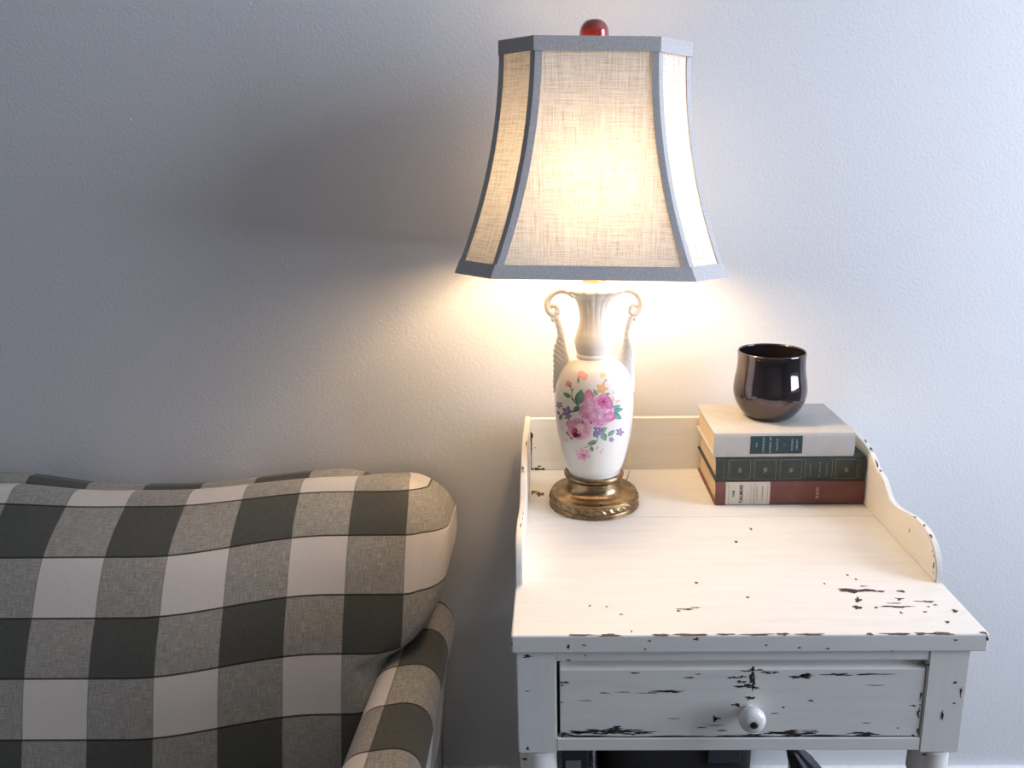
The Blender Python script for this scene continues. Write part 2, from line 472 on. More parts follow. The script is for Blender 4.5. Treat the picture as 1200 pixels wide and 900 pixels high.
gal = smooth_profile([(0.119, 0.0), (0.119, 0.012), (0.124, 0.029), (0.136, 0.045), (0.155, 0.056), (0.182, 0.0595), (0.210, 0.057),
                      (0.240, 0.051), (0.262, 0.0485), (0.280, 0.051), (0.295, 0.061), (0.309, 0.071), (0.322, 0.0755), (0.334, 0.077),
                      (0.343, 0.082), (0.356, 0.0895), (0.378, 0.0975), (0.405, 0.102), (0.44, 0.1035), (D + 0.012, 0.1035)], 3)
outl = [(y, HT + z) for y, z in gal] + [(D + 0.012, HT)]
gl = extrude_poly('gallery_side', outl, 'x', 0.0, TG, M['paint_y'], tbl, 0.0015)
gr = extrude_poly('gallery_side', outl, 'x', W - TG, W, M['paint_y'], tbl, 0.0015)
gb = box('gallery_back', TG, W - TG, D, D + 0.012, HT, HT + 0.1015, M['paint_back'], tbl, bev=0.0012)

# legs: square block above, turned below
LB = HT - 0.1755                 # bottom of the square block
def leg(x0, x1, y0, y1):
    cx, cy, hw, hd = (x0 + x1) / 2, (y0 + y1) / 2, (x1 - x0) / 2, (y1 - y0) / 2
    bm = bmesh.new()
    bmesh.ops.create_cube(bm, size=1)
    for v in bm.verts: v.co = Vector((cx + v.co.x * 2 * hw, cy + v.co.y * 2 * hd, (LB + HT - TS) / 2 + v.co.z * (HT - TS - LB)))
    be = [e for e in bm.edges if all(v.co.z < LB + 1e-4 for v in e.verts)]
    bmesh.ops.bevel(bm, geom=be, offset=0.006, segments=3, affect='EDGES')
    ve = [e for e in bm.edges if abs(e.verts[0].co.z - e.verts[1].co.z) > 0.05]
    bmesh.ops.bevel(bm, geom=ve, offset=0.0018, segments=2, affect='EDGES')
    r = min(hw, hd)
    prof = smooth_profile([(0.006, LB + 0.004), (r * .90, LB + 0.003), (r * .95, LB - 0.006), (r * .96, LB - 0.03), (r * .97, LB - 0.042), (r * .80, LB - 0.055),
                           (r * .80, LB - 0.10), (r * .92, LB - 0.20), (r * .80, LB - 0.36), (r * .55, LB - 0.50), (r * .62, 0.06), (r * .70, 0.03), (r * .5, 0.0)], 4)
    V, Fc = lathe(prof, 20, cx=cx, cy=cy)
    vs_ = [bm.verts.new(v) for v in V]
    for f in Fc:
        try: bm.faces.new([vs_[i] for i in f]).smooth = True
        except ValueError: pass
    bmesh.ops.translate(bm, verts=bm.verts, vec=-Vector(PL))
    me = bpy.data.meshes.new('leg'); bm.to_mesh(me); bm.free(); me.materials.append(M['paint_z'])
    o = bpy.data.objects.new('leg', me); sc.collection.objects.link(o); o.parent = tbl
    return o
EL, ER, LW = 0.0049, 0.0176, 0.0502
FY = 0.004
xl0, xl1, xr0, xr1 = EL, EL + LW, W - ER - LW, W - ER
for (a, b) in ((xl0, xl1), (xr0, xr1)):
    leg(a, b, FY, FY + LW); leg(a, b, D - LW, D)
box('rail', xl1, xr0, FY + 0.001, FY + 0.02, HT - 0.0385, HT - TS, M['paint_x'], tbl, bev=0.001)
box('rail', xl1, xr0, FY + 0.0005, FY + 0.022, HT - 0.1675, HT - 0.1495, M['paint_x'], tbl, bev=0.001)
box('side_apron', xl0 + 0.006, xl0 + 0.024, FY + LW, D - LW, HT - 0.167, HT - TS, M['paint_y'], tbl)
box('side_apron', xr1 - 0.024, xr1 - 0.006, FY + LW, D - LW, HT - 0.167, HT - TS, M['paint_y'], tbl)
box('back_apron', xl1, xr0, D - 0.024, D - 0.004, HT - 0.167, HT - TS, M['paint_x'], tbl)
# drawer: front with a sloping top lip, box behind it
dx0, dx1, dz0, dz1 = xl1 + 0.0040, xr0 - 0.0012, HT - 0.1480, HT - 0.0405
dy = FY + 0.002
dr = extrude_poly('drawer', [(dy, dz0), (dy, dz1 - 0.0115), (dy + 0.0012, dz1 - 0.0108), (dy + 0.0075, dz1 - 0.0085), (dy + 0.0085, dz1 - 0.0045), (dy + 0.0085, dz1), (dy + 0.018, dz1), (dy + 0.018, dz0)], 'x', dx0, dx1, M['paint_x'], tbl, 0.0009)
box('drawer_box', xl1 + 0.0002, xr0 - 0.0002, dy + 0.009, D - 0.06, dz0 - 0.0008, dz1 + 0.0016, M['dark_gap'], tbl)  # full-width dark backing, its colour supplies the shade of the drawer gaps
KX, KZ = 0.2955, HT - 0.1085
kprof = smooth_profile([(0.0075, 0.0), (0.0078, 0.006), (0.0095, 0.009), (0.0140, 0.0115), (0.0164, 0.0170), (0.0162, 0.0215), (0.0130, 0.0262), (0.007, 0.0285), (0.0, 0.0288)], 5)
V, Fc = lathe(kprof, 40)
V = [(KX + x - PL[0], dy - z - PL[1], KZ + y - PL[2]) for x, y, z in V]
kn = fix_normals(mesh_obj('knob', V, Fc, M['porcelain'], dr, True)); kn['label'] = 'white porcelain knob'
V, Fc = lathe([(0.0, -0.001), (0.0050, -0.001), (0.0050, 0.0008), (0.004, 0.0022), (0.0, 0.0026)], 24)
V = [(KX + x - PL[0], dy - 0.0282 - z - PL[1], KZ + y - PL[2]) for x, y, z in V]
fix_normals(mesh_obj('knob_screw', V, Fc, M['black_screw'], dr, True))

# chipped paint: thin irregular patches of bare wood lying on the boards, plus some painted gap shade
def blob(cx, cy, rx, ry, n=18, rough=0.45):
    ph = [random.uniform(0, 6.28) for _ in range(4)]
    out = []
    for i in range(n):
        a = 2 * PI * i / n
        k = 1 + rough * (0.5 * math.sin(2 * a + ph[0]) * .5 + .35 * math.sin(3 * a + ph[1]) + .3 * math.sin(5 * a + ph[2])) + random.uniform(-.18, .18) * rough * 2
        out.append((cx + rx * k * math.cos(a), cy + ry * k * math.sin(a)))
    return out
def patches(name, polys, to3d, mat, parent, label):
    V, Fc = [], []
    for p in polys:
        b = len(V); V += [to3d(*q) for q in p]
        c = (sum(q[0] for q in p) / len(p), sum(q[1] for q in p) / len(p)); V.append(to3d(*c))
        n = len(p)
        Fc += [(b + i, b + (i + 1) % n, b + n) for i in range(n)]
    o = mesh_obj(name, rel(V, PL), Fc, mat, parent)
    o['label'] = label; o['kind'] = 'stuff'
    return o
topz = lambda x, y: (x, y, HT + 0.00012)
def tp(px, py, wx, hy, rough=0.5):       # patch on the table top from its place and size in pixels
    p = on_z(px, py, 0); q = on_z(px + wx, py, 0); r = on_z(px, py - hy, 0)
    return blob(p.x, p.y, (q.x - p.x) / 2, abs(r.y - p.y) / 2, 22, rough)
P = [tp(1003, 692, 40, 5, .7), tp(1030, 693, 14, 2), tp(1056, 693, 9, 2.5), tp(1006, 703, 8, 5, .9), tp(1005, 712, 11, 4), tp(1054, 702, 8, 3, .9),
     tp(1053, 711, 36, 2, .9), tp(1048, 707, 14, 1.3), tp(1085, 705, 16, 2.2, .8), tp(1027, 712, 5, 2), tp(1056, 718, 3, 2.5), tp(1084, 717, 5, 1.5),
     tp(1096, 709, 5, 1.6), tp(1119, 716, 7, 3.5), tp(1110, 729, 5, 3), tp(993, 674, 3, 2), tp(1003, 679, 3, 2), tp(1012, 687, 9, 1.2), tp(966, 684, 2.5, 2),
     tp(877, 700, 4, 1.3), tp(1088, 711, 4, 1.4), tp(804, 714, 16, 2.2, .8), tp(815, 712, 8, 1.5, .8), tp(795, 716, 5, 1.8), tp(816, 683, 3.5, 2.5), tp(863, 635, 3, 2.2),
     tp(880, 620, 2.5, 3), tp(862, 635, 3, 1.5), tp(691, 710, 2.5, 2), tp(711, 711, 3, 1.4), tp(728, 720, 4, 1.6), tp(740, 740, 2, 2.5), tp(876, 700, 4, 1.8)]
patches('chip_or_shade_patches', P, topz, M['chip'], tb, 'dark chips where the white paint is gone, plus painted gap shade on the drawer')
P = [tp(625, 577, 6, 4.5, .7), tp(633, 579, 9, 5, .6), tp(652, 599, 5, 2.5)]
patches('chip_or_shade_patches', P, topz, M['chip_red'], tb2, 'brown chips where the white paint is gone')
# top front edge, worn through along the arris
P = []
x = 0.004
while x < W - 0.006:
    l = random.uniform(0.006, 0.04)
    if random.random() < 0.85: P.append(blob(x + l / 2, 0.0018 + random.uniform(-.0003, .0006), l / 2, random.uniform(0.0012, 0.0027), 26, .5))
    x += l + random.uniform(0.002, 0.018)
patches('worn_edge', P, lambda x, y: (min(max(x, 0.002), W - 0.003), max(y, 0.0001), HT + 0.00016 - max(0, 0.0022 - y) * .35), M['chip_red'], tb, 'brown worn edge of the table top')
# front of the table: chips on the slab edge, the rails, the drawer and the legs; gap shade painted along the drawer bottom
def fpatch(name, lst, y, parent, mat='chip', xr=(0.0005, W - 0.0005)):
    P = []
    for (px, py, wx, hy, rg) in lst:
        p = on_y(px, py, y); s = (p - CAM).dot(fwd) / F
        P.append(blob(p.x, p.z, wx * s * .47, hy * s * .54, 30, rg * 1.1))
    return patches(name, P, lambda x, z: (min(max(x, xr[0]), xr[1]), y - 0.00015, z), M[mat], parent, 'dark chips where the white paint is gone, plus painted gap shade on the drawer')
fpatch('chip_or_shade_patches', [(666, 758, 3, 6, .6), (684, 756, 5, 1.6, .6), (761, 751, 4, 2, .5), (756, 761, 3, 2, .5), (816, 749, 6, 3, .9), (898, 756, 2.5, 2.5, .5),
    (937, 759, 5, 1.6, .5), (970, 760, 4, 2, .5), (599.5, 755, 2.5, 3, .5), (1157, 748, 3, 5, .6), (1120, 750, 5, 2, .5), (1045, 763, 3, 1, .5)], 0.0, tb)
fpatch('chip_or_shade_patches', [(686, 768, 1.5, 3, .5), (666, 773.5, 5, 2, .7), (1080, 777, 6, 3, .9), (1086, 779, 8, 2, .8)], FY + 0.001, tbl)
fpatch('chip_or_shade_patches', [(659, 860, 9, 6, .9), (680, 858.5, 30, 3, .8), (700, 857, 40, 5, .9), (731, 856, 38, 3.5, .9), (722, 853, 14, 4, .8), (750, 858, 30, 2.5, .8), (790, 862.6, 60, 1.5, .6),
    (870, 862, 60, 1.6, .6), (885, 861, 18, 2, .8), (930, 860, 40, 5.5, .9), (925, 857.5, 26, 3.5, .8), (960, 862, 70, 2, .6), (1015, 860, 28, 4.5, .8), (1000, 859, 14, 1.6, .6), (945, 856, 30, .8, .4),
    (1078, 858, 8, 6, .9), (1070, 862, 5, 2.5, .6), (780, 810, 36, 2, .8), (788, 810.5, 14, 3, .6), (808, 794, 10, 1.8, .5), (744, 788.5, 14, 1.3, .5), (818, 790, 8, 1, .5), (859, 794, 11, 2.4, .7),
    (838, 842.5, 4, 8, .7), (840, 842, 8, 2.5, .7), (846, 856, 10, 1.8, .5), (822, 852.5, 12, 1.2, .5), (838, 850, 24, .8, .3), (659, 800, 10, 2.4, .9), (658, 803, 7, 1.6, .8), (657, 823, 5, 2.5, .8), (663, 799, 8, 1, .6),
    (708, 812, 12, 1.1, .6), (730, 811, 18, .9, .5), (686, 821, 14, 1, .5), (790, 842, 16, 1, .4), (882, 783.5, 5, 5, .5), (882, 798, 7, 14, .8), (873, 804, 22, 4, .9), (882, 790, 3.5, 10, .5), (899, 788, 12, 3, .9), (908, 788, 6, 3, .8),
    (870, 793, 10, 2, .8), (879, 818, 9, 4, .7), (863, 826, 8, 4.5, .8), (939, 793, 24, 4.5, .8), (945, 791, 14, 3, .7), (982, 790.5, 26, 3, .8), (1024, 790, 42, 1.8, .7), (918, 829, 4, 1.6, .5), (908, 836, 9, 1.2, .5), (1015, 847, 12, .9, .4),
    (1026, 803, 22, .9, .4), (950, 821, 6, 2, .6), (1070, 827, 7, 1.8, .7), (1081, 826, 8, 2.2, .7), (1052, 853, 3, 1.5, .5), (745, 863.4, 170, 1.1, .3), (880, 863.2, 150, 1.2, .3), (1010, 862.8, 140, 1.3, .3), (690, 862.5, 60, 1.6, .5), (668, 862, 20, 2.4, .8),  # the long thin entries paint the shaded gap under the drawer
    (712, 859, 30, 3, 1.0), (742, 860, 22, 2.2, 1.0), (905, 859, 20, 2, .9), (950, 858, 18, 2.2, .9), (876, 786, 14, 2, 1.0), (868, 799, 9, 3, 1.0), (890, 785, 8, 2, 1.0), (886, 806, 6, 3, .9), (760, 812, 20, 1.2, .7), (1076, 835, 4, 8, .9), (1079, 815, 2, 10, .7)], dy, dr, xr=(dx0 + .001, dx1 - .001))
fpatch('chip_or_shade_patches', [(618, 810, 5, 1.3, .5), (618.5, 877, 3, 5, .6), (618, 769, 10, 3, .9), (615, 889.5, 8, 2.5, .7), (1139, 772, 2.5, 8, .5), (1134, 822, 2, 12, .6), (1119, 800, 5, 2.5, .6), (1126, 811, 2.5, 10, .7), (1104, 838, 3, 12, .7), (1118, 824, 4, 1.6, .6),
    (1083, 884, 4, 4, .8)], FY, tbl, xr=(xl0 + .002, xr1 - .002))
# dark joint at the left inner corner of the gallery
P = [blob(0.0108, HT + 0.058, .0016, .014, 20, .5), blob(0.0118, HT + 0.068, .0022, .009, 20, .6), blob(0.0102, HT + 0.025, .0010, .026, 20, .5),
     blob(0.017, HT + 0.0025, .010, .0026, 24, .9), blob(0.032, HT + 0.002, .006, .0016, 18, .9), blob(0.025, HT + 0.008, .004, .0015, 14, .8), blob(0.018, HT + 0.045, .0012, .0014, 10, .6)]
patches('chip_or_shade_patches', P, lambda x, z: (max(x, TG + 0.0002), D - 0.00015, max(z, HT + 0.0002)), M['chip'], gb, 'dark chips where the white paint is gone, plus painted gap shade on the drawer')
# chips along the outer edges of the gallery sides
P = [blob(0.005 + random.uniform(-.003, .003), y, .0012, l, 14, .6) for y, l in ((0.40, .010), (0.34, .006), (0.235, .004), (0.205, .003), (0.18, .006))]
def gz(y):
    for (a, b), (c, d) in zip(gal, gal[1:]):
        if a <= y <= c and c > a: return b + (d - b) * (y - a) / (c - a)
    return 0.10
patches('chip_or_shade_patches', P, lambda x, y: (min(max(x, .0015), TG - .0015), y, HT + gz(y) + 0.0002), M['chip'], gl, 'dark chips where the white paint is gone, plus painted gap shade on the drawer')
P = [blob(W - 0.005 + random.uniform(-.003, .003), y, random.uniform(.0012, .003), l, 14, .7) for y, l in ((0.40, .006), (0.375, .005), (0.345, .008), (0.33, .004), (0.20, .004), (0.172, .003), (0.15, .003))]
patches('chip_or_shade_patches', P, lambda x, y: (min(max(x, W - TG + .0015), W - .0015), y, HT + gz(y) + 0.0002), M['chip'], gr, 'dark chips where the white paint is gone, plus painted gap shade on the drawer')
P = [blob(0.128, HT + 0.021, .0018, .005, 12, .6), blob(0.131, HT + .034, .001, .002, 10, .5), blob(.136, HT + .038, .001, .0018, 10, .5), blob(.126, HT + .012, .0008, .002, 10, .5), blob(.205, HT + .035, .001, .004, 10, .7)]
patches('chip_or_shade_patches', P, lambda y, z: (W - TG - 0.0002, y, z), M['chip'], gr, 'dark chips where the white paint is gone, plus painted gap shade on the drawer')

# ------------------------------------------------------------------ table lamp
LX, LY = 0.1208, 0.390
lamp = tag(empty('table_lamp', (LX, LY, HT)), 'lit ceramic vase table lamp with rose print, brass foot and linen shade', 'lamp')
LL = (0, 0, 0)   # parts are modelled around the lamp's own axis, z from the table top
# brass foot with a leaf-tip border around the plinth
fp = smooth_profile([(0.0, 0.0), (0.0700, 0.0), (0.0735, 0.0015), (0.0742, 0.0045), (0.0728, 0.0065)], 3) + \
     smooth_profile([(0.0735, 0.0075), (0.0752, 0.0115), (0.0745, 0.0165), (0.0728, 0.0185)], 5) + \
     smooth_profile([(0.0730, 0.0195), (0.0722, 0.0215), (0.0690, 0.0225), (0.0640, 0.0235), (0.0590, 0.0255), (0.0535, 0.0275), (0.0490, 0.0305), (0.0462, 0.0355), (0.0448, 0.0420), (0.0442, 0.0460), (0.0455, 0.0475)], 4) + \
     smooth_profile([(0.0475, 0.0485), (0.0500, 0.0520), (0.0500, 0.0555), (0.0480, 0.0585), (0.0455, 0.0590), (0.0440, 0.0575), (0.0, 0.0560)], 4)
def foot_r(r, z, a, j):
    if 0.0076 < z < 0.0184 and r > 0.07:
        k = math.sin(34 * a + (z - 0.013) * 420)
        return r + 0.0011 * (abs(k) ** 0.6 * (1 if k > 0 else -1)) * math.sin((z - .0075) / .011 * PI)
    return r
V, Fc = lathe(fp, 272, foot_r, close=False)
fix_normals(mesh_obj('foot', V, Fc, M['brass'], lamp, True))['label'] = 'antique brass foot'

# vase: body, collar and fluted neck in one glazed surface
vp = smooth_profile([(0.0, 0.057), (0.040, 0.057), (0.0445, 0.062), (0.0495, 0.074), (0.0560, 0.098), (0.0612, 0.125), (0.0645, 0.155), (0.0652, 0.180), (0.0640, 0.203),
                     (0.0590, 0.224), (0.0500, 0.240), (0.0385, 0.2505), (0.0290, 0.2540), (0.0285, 0.2555)], 7)
vp += smooth_profile([(0.0292, 0.2570), (0.0300, 0.2590), (0.0288, 0.2612), (0.0280, 0.2625), (0.0300, 0.2690), (0.0320, 0.2800), (0.0305, 0.2920), (0.0262, 0.3040), (0.0235, 0.3170), (0.0240, 0.3300), (0.0268, 0.3430),
                      (0.0335, 0.3540), (0.0440, 0.3615), (0.0540, 0.3650)], 7)
vp += smooth_profile([(0.0562, 0.3665), (0.0568, 0.3690), (0.0550, 0.3720), (0.0480, 0.3755), (0.0300, 0.3775), (0.0, 0.3780)], 4)
def vase_r(r, z, a, j):
    if z > 0.295 and r > 0.02:
        k = min(1, (z - 0.295) / 0.04) * 0.6
        fl = abs(math.cos(9 * a)) ** 0.7
        rr = r * (1 + 0.042 * k * (fl - 0.6))
        if z > 0.36 and r > 0.04: return (rr * (1 + 0.006 * math.cos(18 * a)), z - 0.0011 * (fl - .5))
        return rr
    return r
V, Fc = lathe(vp, 216, vase_r, close=False)
vase = fix_normals(mesh_obj('vase', V, Fc, M['glaze'], lamp, True))
def vr(z):
    for (r0, z0), (r1, z1) in zip(vp, vp[1:]):
        if z0 <= z <= z1 and z1 > z0: return r0 + (r1 - r0) * (z - z0) / (z1 - z0)
    return 0.05
# scrolled handles: an arch from the rim curling into a volute, and a ribbed wing falling to the shoulder
Y_ = Vector((0, 1, 0))
def hp(px, py):
    p = on_y(px, py, LY); return (LX - p.x + 0.0, p.z - HT)       # distance from the axis (left side), height
def handle(s):
    V, Fc = [], []
    arch = [(0.0300, 0.3560), (0.0400, 0.3625), (0.0520, 0.3655), (0.0640, 0.3620), (0.0725, 0.3530), (0.0755, 0.3410), (0.0725, 0.3300), (0.0660, 0.3245), (0.0605, 0.3270), (0.0590, 0.3330), (0.0625, 0.3390), (0.0680, 0.3395), (0.0690, 0.3350)]
    rad = [0.006, .0062, .0062, .0060, .0056, .0050, .0046, .0044, .0042, .0040, .0036, .0034, .0028]
    pts = smooth_profile([a + (b,) for a, b in zip(arch, rad)], 4)
    tube([(-s * a, 0, z) for a, z, r in pts], [r for a, z, r in pts], 12, V, Fc)
    # two beads where the volute meets the stem
    for (a, z, r) in ((0.0595, 0.3285, 0.0052), (0.0655, 0.3175, 0.0042)):
        b = len(V); n = 10
        for i in range(n + 1):
            th = PI * i / n
            for k in range(12):
                ph = 2 * PI * k / 12
                V.append((-s * a + r * math.sin(th) * math.cos(ph), r * math.sin(th) * math.sin(ph), z + r * math.cos(th)))
        for i in range(n):
            for k in range(12):
                k2 = (k + 1) % 12
                Fc.append((b + i * 12 + k, b + i * 12 + k2, b + (i + 1) * 12 + k2, b + (i + 1) * 12 + k))
    # wing: inner and outer edge over height, lens-shaped section
    wing = smooth_profile([(0.0660, 0.0560, 0.3215, 0.0040), (0.0620, 0.0520, 0.3080, 0.0045), (0.0595, 0.0490, 0.2960, 0.0048), (0.0610, 0.0475, 0.2830, 0.0052), (0.0655, 0.0450, 0.2700, 0.0058),
                           (0.0665, 0.0420, 0.2560, 0.0066), (0.0662, 0.0380, 0.2420, 0.0078), (0.0668, 0.0420, 0.2250, 0.0080), (0.0670, 0.0520, 0.2080, 0.0070), (0.0664, 0.0560, 0.1950, 0.0040)], 6)
    n = 24; b = len(V)
    for (xo, xi, z, d) in wing:
        rid = 0.0016 if z < 0.287 else 0.0008
        for k in range(n):
            a = 2 * PI * k / n
            cx, hx = (xo + xi) / 2, (xo - xi) / 2
            x = cx + hx * math.cos(a)
            ridge = rid * math.sin((z + (x - 0.05) * -0.9) / 0.0088 * 2 * PI)
            notch = 0.0010 * math.sin(z / 0.0088 * 2 * PI) if (a < 0.6 or a > 5.6) and z < 0.29 else 0
            V.append((-s * (x + notch), (d + ridge) * math.sin(a), z))
    m = len(wing)
    for i in range(m - 1):
        for k in range(n):
            k2 = (k + 1) % n
            Fc.append((b + i * n + k, b + i * n + k2, b + (i + 1) * n + k2, b + (i + 1) * n + k))
    Fc.append(tuple(b + k for k in range(n))); Fc.append(tuple(b + (m - 1) * n + k for k in range(n)))
    return fix_normals(mesh_obj('handle', V, Fc, M['glaze'], lamp, True))
handle(1); handle(-1)

# floral print fired onto the vase front
PV, PF_, PC = [], [], []
def vmap(px, py, lift):
    """pixel of the print -> point on the vase surface (front side)"""
    p = on_y(px, py, LY - 0.05)
    z = p.z - HT; dx = p.x - LX
    for _ in range(4):
        r = vr(z); dx = max(-r * .97, min(r * .97, dx))
        yy = math.sqrt(max(1e-8, r * r - dx * dx))
        p = on_y(px, py, LY - yy); z = p.z - HT; dx = p.x - LX
    r = vr(z) + lift
    a = math.asin(max(-.985, min(.985, dx / r)))
    return (r * math.sin(a), -r * math.cos(a), z)
LAY = [0]
def soft(c):      # slightly faded enamel
    if c[0] > c[1] + 35 and c[2] > c[1] - 5:                     # pinks: stronger modelling, warmer hue
        c = [max(0, min(255, m_ + (q - m_) * 1.55)) for q, m_ in zip(c, (216, 140, 160))]
    g = sum(c) / 3; return [q + (g - q) * 0.10 for q in c]
def zc(x, y): return (640 + x / 6.43, 420 + y / 6.43)
def petal(cx, cy, rx, ry, ang, c0, c1=None, n=14, wav=0.10):
    """ellipse in print units, colour c0 in the middle and c1 at the rim"""
    c1 = c1 or c0; LAY[0] += 1
    lift = 0.00012 + LAY[0] * 0.0000022
    b = len(PV); ca, sa = math.cos(ang), math.sin(ang)
    ph = random.uniform(0, 6)
    PV.append(vmap(*zc(cx, cy), lift)); PC.append(lin(*soft(c0)))
    for ring in (0.55, 1.0):
        for i in range(n):
            t = 2 * PI * i / n
            k = ring * (1 + wav * math.sin(3 * t + ph) * ring)
            x, y = rx * k * math.cos(t), ry * k * math.sin(t)
            PV.append(vmap(*zc(cx + x * ca - y * sa, cy + x * sa + y * ca), lift))
            f = ring ** 1.5
            PC.append(lin(*soft([c0[q] * (1 - f) + c1[q] * f for q in range(3)])))
    for i in range(n):
        i2 = (i + 1) % n
        PF_.append((b, b + 1 + i2, b + 1 + i)); PF_.append((b + 1 + i, b + 1 + i2, b + 1 + n + i2, b + 1 + n + i))
def leaf(x0, y0, x1, y1, w, c0=(86, 128, 112), c1=(52, 92, 84), vein=True):
    L = math.hypot(x1 - x0, y1 - y0); ang = math.atan2(y1 - y0, x1 - x0); LAY[0] += 1
    lift = 0.00012 + LAY[0] * 0.0000022
    b = len(PV); n = 9
    for i in range(n + 1):
        t = i / n; hw = w * math.sin(PI * t ** 0.8) ** 0.85
        for k, cc in ((-1, c1), (0, c0), (1, c0)):
            x = x0 + (x1 - x0) * t - math.sin(ang) * hw * k; y = y0 + (y1 - y0) * t + math.cos(ang) * hw * k
            PV.append(vmap(*zc(x, y), lift)); PC.append(lin(*cc))
    for i in range(n):
        for k in range(2):
            q = b + i * 3 + k
            PF_.append((q, q + 3, q + 4, q + 1))
    if vein: stem([(x0, y0), (x1, y1)], 2.2, (48, 80, 74))
def stem(pts, w, col=(74, 100, 82)):
    LAY[0] += 1; lift = 0.00012 + LAY[0] * 0.0000022
    b = len(PV); n = len(pts)
    for i, (x, y) in enumerate(pts):
        x2, y2 = pts[min(i + 1, n - 1)]; x1, y1 = pts[max(i - 1, 0)]
        L = math.hypot(x2 - x1, y2 - y1) or 1; nx, ny = -(y2 - y1) / L, (x2 - x1) / L
        for s in (-1, 1):
            PV.append(vmap(*zc(x + nx * w * s, y + ny * w * s), lift)); PC.append(lin(*col))
    for i in range(n - 1): PF_.append((b + 2 * i, b + 2 * i + 2, b + 2 * i + 3, b + 2 * i + 1))
def floret(cx, cy, r, c0, c1, mid, n=5, a0=0.0):
    for i in range(n):
        a = a0 + 2 * PI * i / n
        petal(cx + r * .6 * math.cos(a), cy + r * .6 * math.sin(a), r * .48, r * .34, a, c0, c1, 8)
    petal(cx, cy, r * .22, r * .22, 0, mid, mid, 8)
# stems and leaves first, blooms on top
stem([(240, 340), (205, 310), (190, 280), (200, 230), (235, 185)], 3.2); stem([(190, 285), (195, 250), (180, 215)], 2.6)
stem([(245, 360), (215, 330), (190, 300)], 3.6, (52, 78, 70)); stem([(435, 210), (438, 180), (455, 160)], 2.4)
stem([(290, 672), (320, 662), (360, 645), (385, 620), (392, 580)], 2.8, (96, 120, 90)); stem([(450, 585), (490, 600), (540, 570)], 2.4, (120, 130, 150))
stem([(345, 650), (345, 690)], 2.4); stem([(120, 370), (150, 410)], 2.2, (90, 100, 90)); stem([(150, 430), (110, 450)], 2.4, (70, 96, 80))
leaf(240, 350, 268, 232, 36, (104, 140, 128), (58, 98, 92)); leaf(185, 292, 128, 258, 17, (96, 130, 112), (54, 88, 78)); leaf(250, 360, 200, 405, 20, (88, 120, 104), (48, 82, 74))
leaf(385, 280, 358, 232, 13, (140, 172, 152), (98, 138, 120)); leaf(440, 280, 482, 262, 12, (120, 162, 146), (88, 132, 118))
leaf(490, 405, 560, 352, 26, (128, 176, 170), (82, 138, 134)); leaf(495, 405, 582, 378, 18, (112, 160, 158), (74, 126, 126)); leaf(495, 415, 570, 455, 24, (118, 164, 152), (74, 124, 112))
leaf(200, 560, 148, 560, 24, (88, 120, 104), (56, 86, 76)); leaf(190, 570, 195, 612, 16, (80, 112, 98), (52, 84, 74))
leaf(400, 560, 460, 520, 20, (134, 170, 150), (92, 134, 114)); leaf(420, 560, 450, 622, 24, (128, 168, 148), (84, 128, 110)); leaf(465, 585, 518, 540, 17, (130, 168, 146), (88, 130, 110))
leaf(382, 625, 310, 645, 17, (112, 150, 132), (66, 104, 92)); leaf(335, 665, 352, 702, 14, (120, 156, 138), (80, 116, 104)); leaf(105, 462, 118, 418, 13, (90, 116, 102), (58, 86, 78)); leaf(102, 425, 84, 392, 9, (112, 128, 120), (84, 104, 98))
leaf(360, 585, 372, 545, 12, (120, 150, 140), (90, 124, 112)); leaf(245, 185, 240, 140, 9, (110, 146, 124), (80, 116, 96))
# purple and orange sprays
floret(158, 400, 40, (146, 124, 168), (112, 92, 140), (196, 170, 120)); floret(165, 435, 28, (150, 130, 172), (118, 98, 146), (200, 176, 120)); floret(100, 352, 26, (158, 140, 176), (126, 108, 150), (200, 176, 120), 5, .4)
floret(390, 540, 38, (150, 134, 190), (116, 102, 164), (210, 190, 130)); floret(375, 575, 22, (150, 140, 186), (124, 112, 164), (150, 150, 150)); floret(555, 555, 30, (162, 146, 198), (130, 114, 172), (220, 200, 140)); floret(492, 612, 20, (164, 150, 198), (136, 122, 176), (210, 190, 140))
floret(420, 228, 44, (240, 190, 140), (226, 164, 112), (236, 214, 130)); floret(428, 128, 26, (246, 222, 168), (240, 206, 146), (230, 200, 120)); petal(452, 162, 14, 7, .3, (150, 166, 170), (170, 184, 186))
for x, y, r, a in ((512, 258, 18, .9), (545, 258, 18, -1.1), (506, 305, 18, 1.2), (540, 322, 18, -.5), (385, 675, 17, -.9), (412, 708, 14, 1.6), (428, 686, 12, .1), (155, 616, 16, 1.3), (132, 612, 11, .5), (118, 530, 14, .9)):
    petal(x, y, r, r * .42, a, (240, 200, 178), (226, 176, 152), 10)
# buds
petal(168, 190, 24, 22, 0.3, (226, 158, 158), (206, 124, 136)); petal(176, 198, 13, 15, .8, (204, 116, 130), (220, 150, 150)); petal(178, 208, 16, 6, .2, (84, 104, 84), (92, 116, 92))
petal(268, 122, 34, 28, .2, (238, 176, 168), (222, 146, 150)); petal(290, 145, 22, 20, .5, (226, 150, 154), (240, 190, 184)); petal(300, 128, 16, 14, 0, (240, 190, 182), (228, 164, 162)); petal(262, 112, 14, 16, 0, (220, 136, 146), (236, 176, 172))
# lower small bloom
for i in range(6):
    a = i * PI / 3 + .3; petal(280 + 34 * math.cos(a), 725 + 28 * math.sin(a), 26, 20, a, (220, 150, 176), (236, 186, 200))
petal(278, 735, 30, 26, 0, (206, 120, 154), (226, 160, 184)); petal(286, 728, 14, 12, 0, (190, 96, 134), (214, 140, 168)); petal(232, 700, 20, 14, .8, (228, 170, 188), (238, 196, 206))
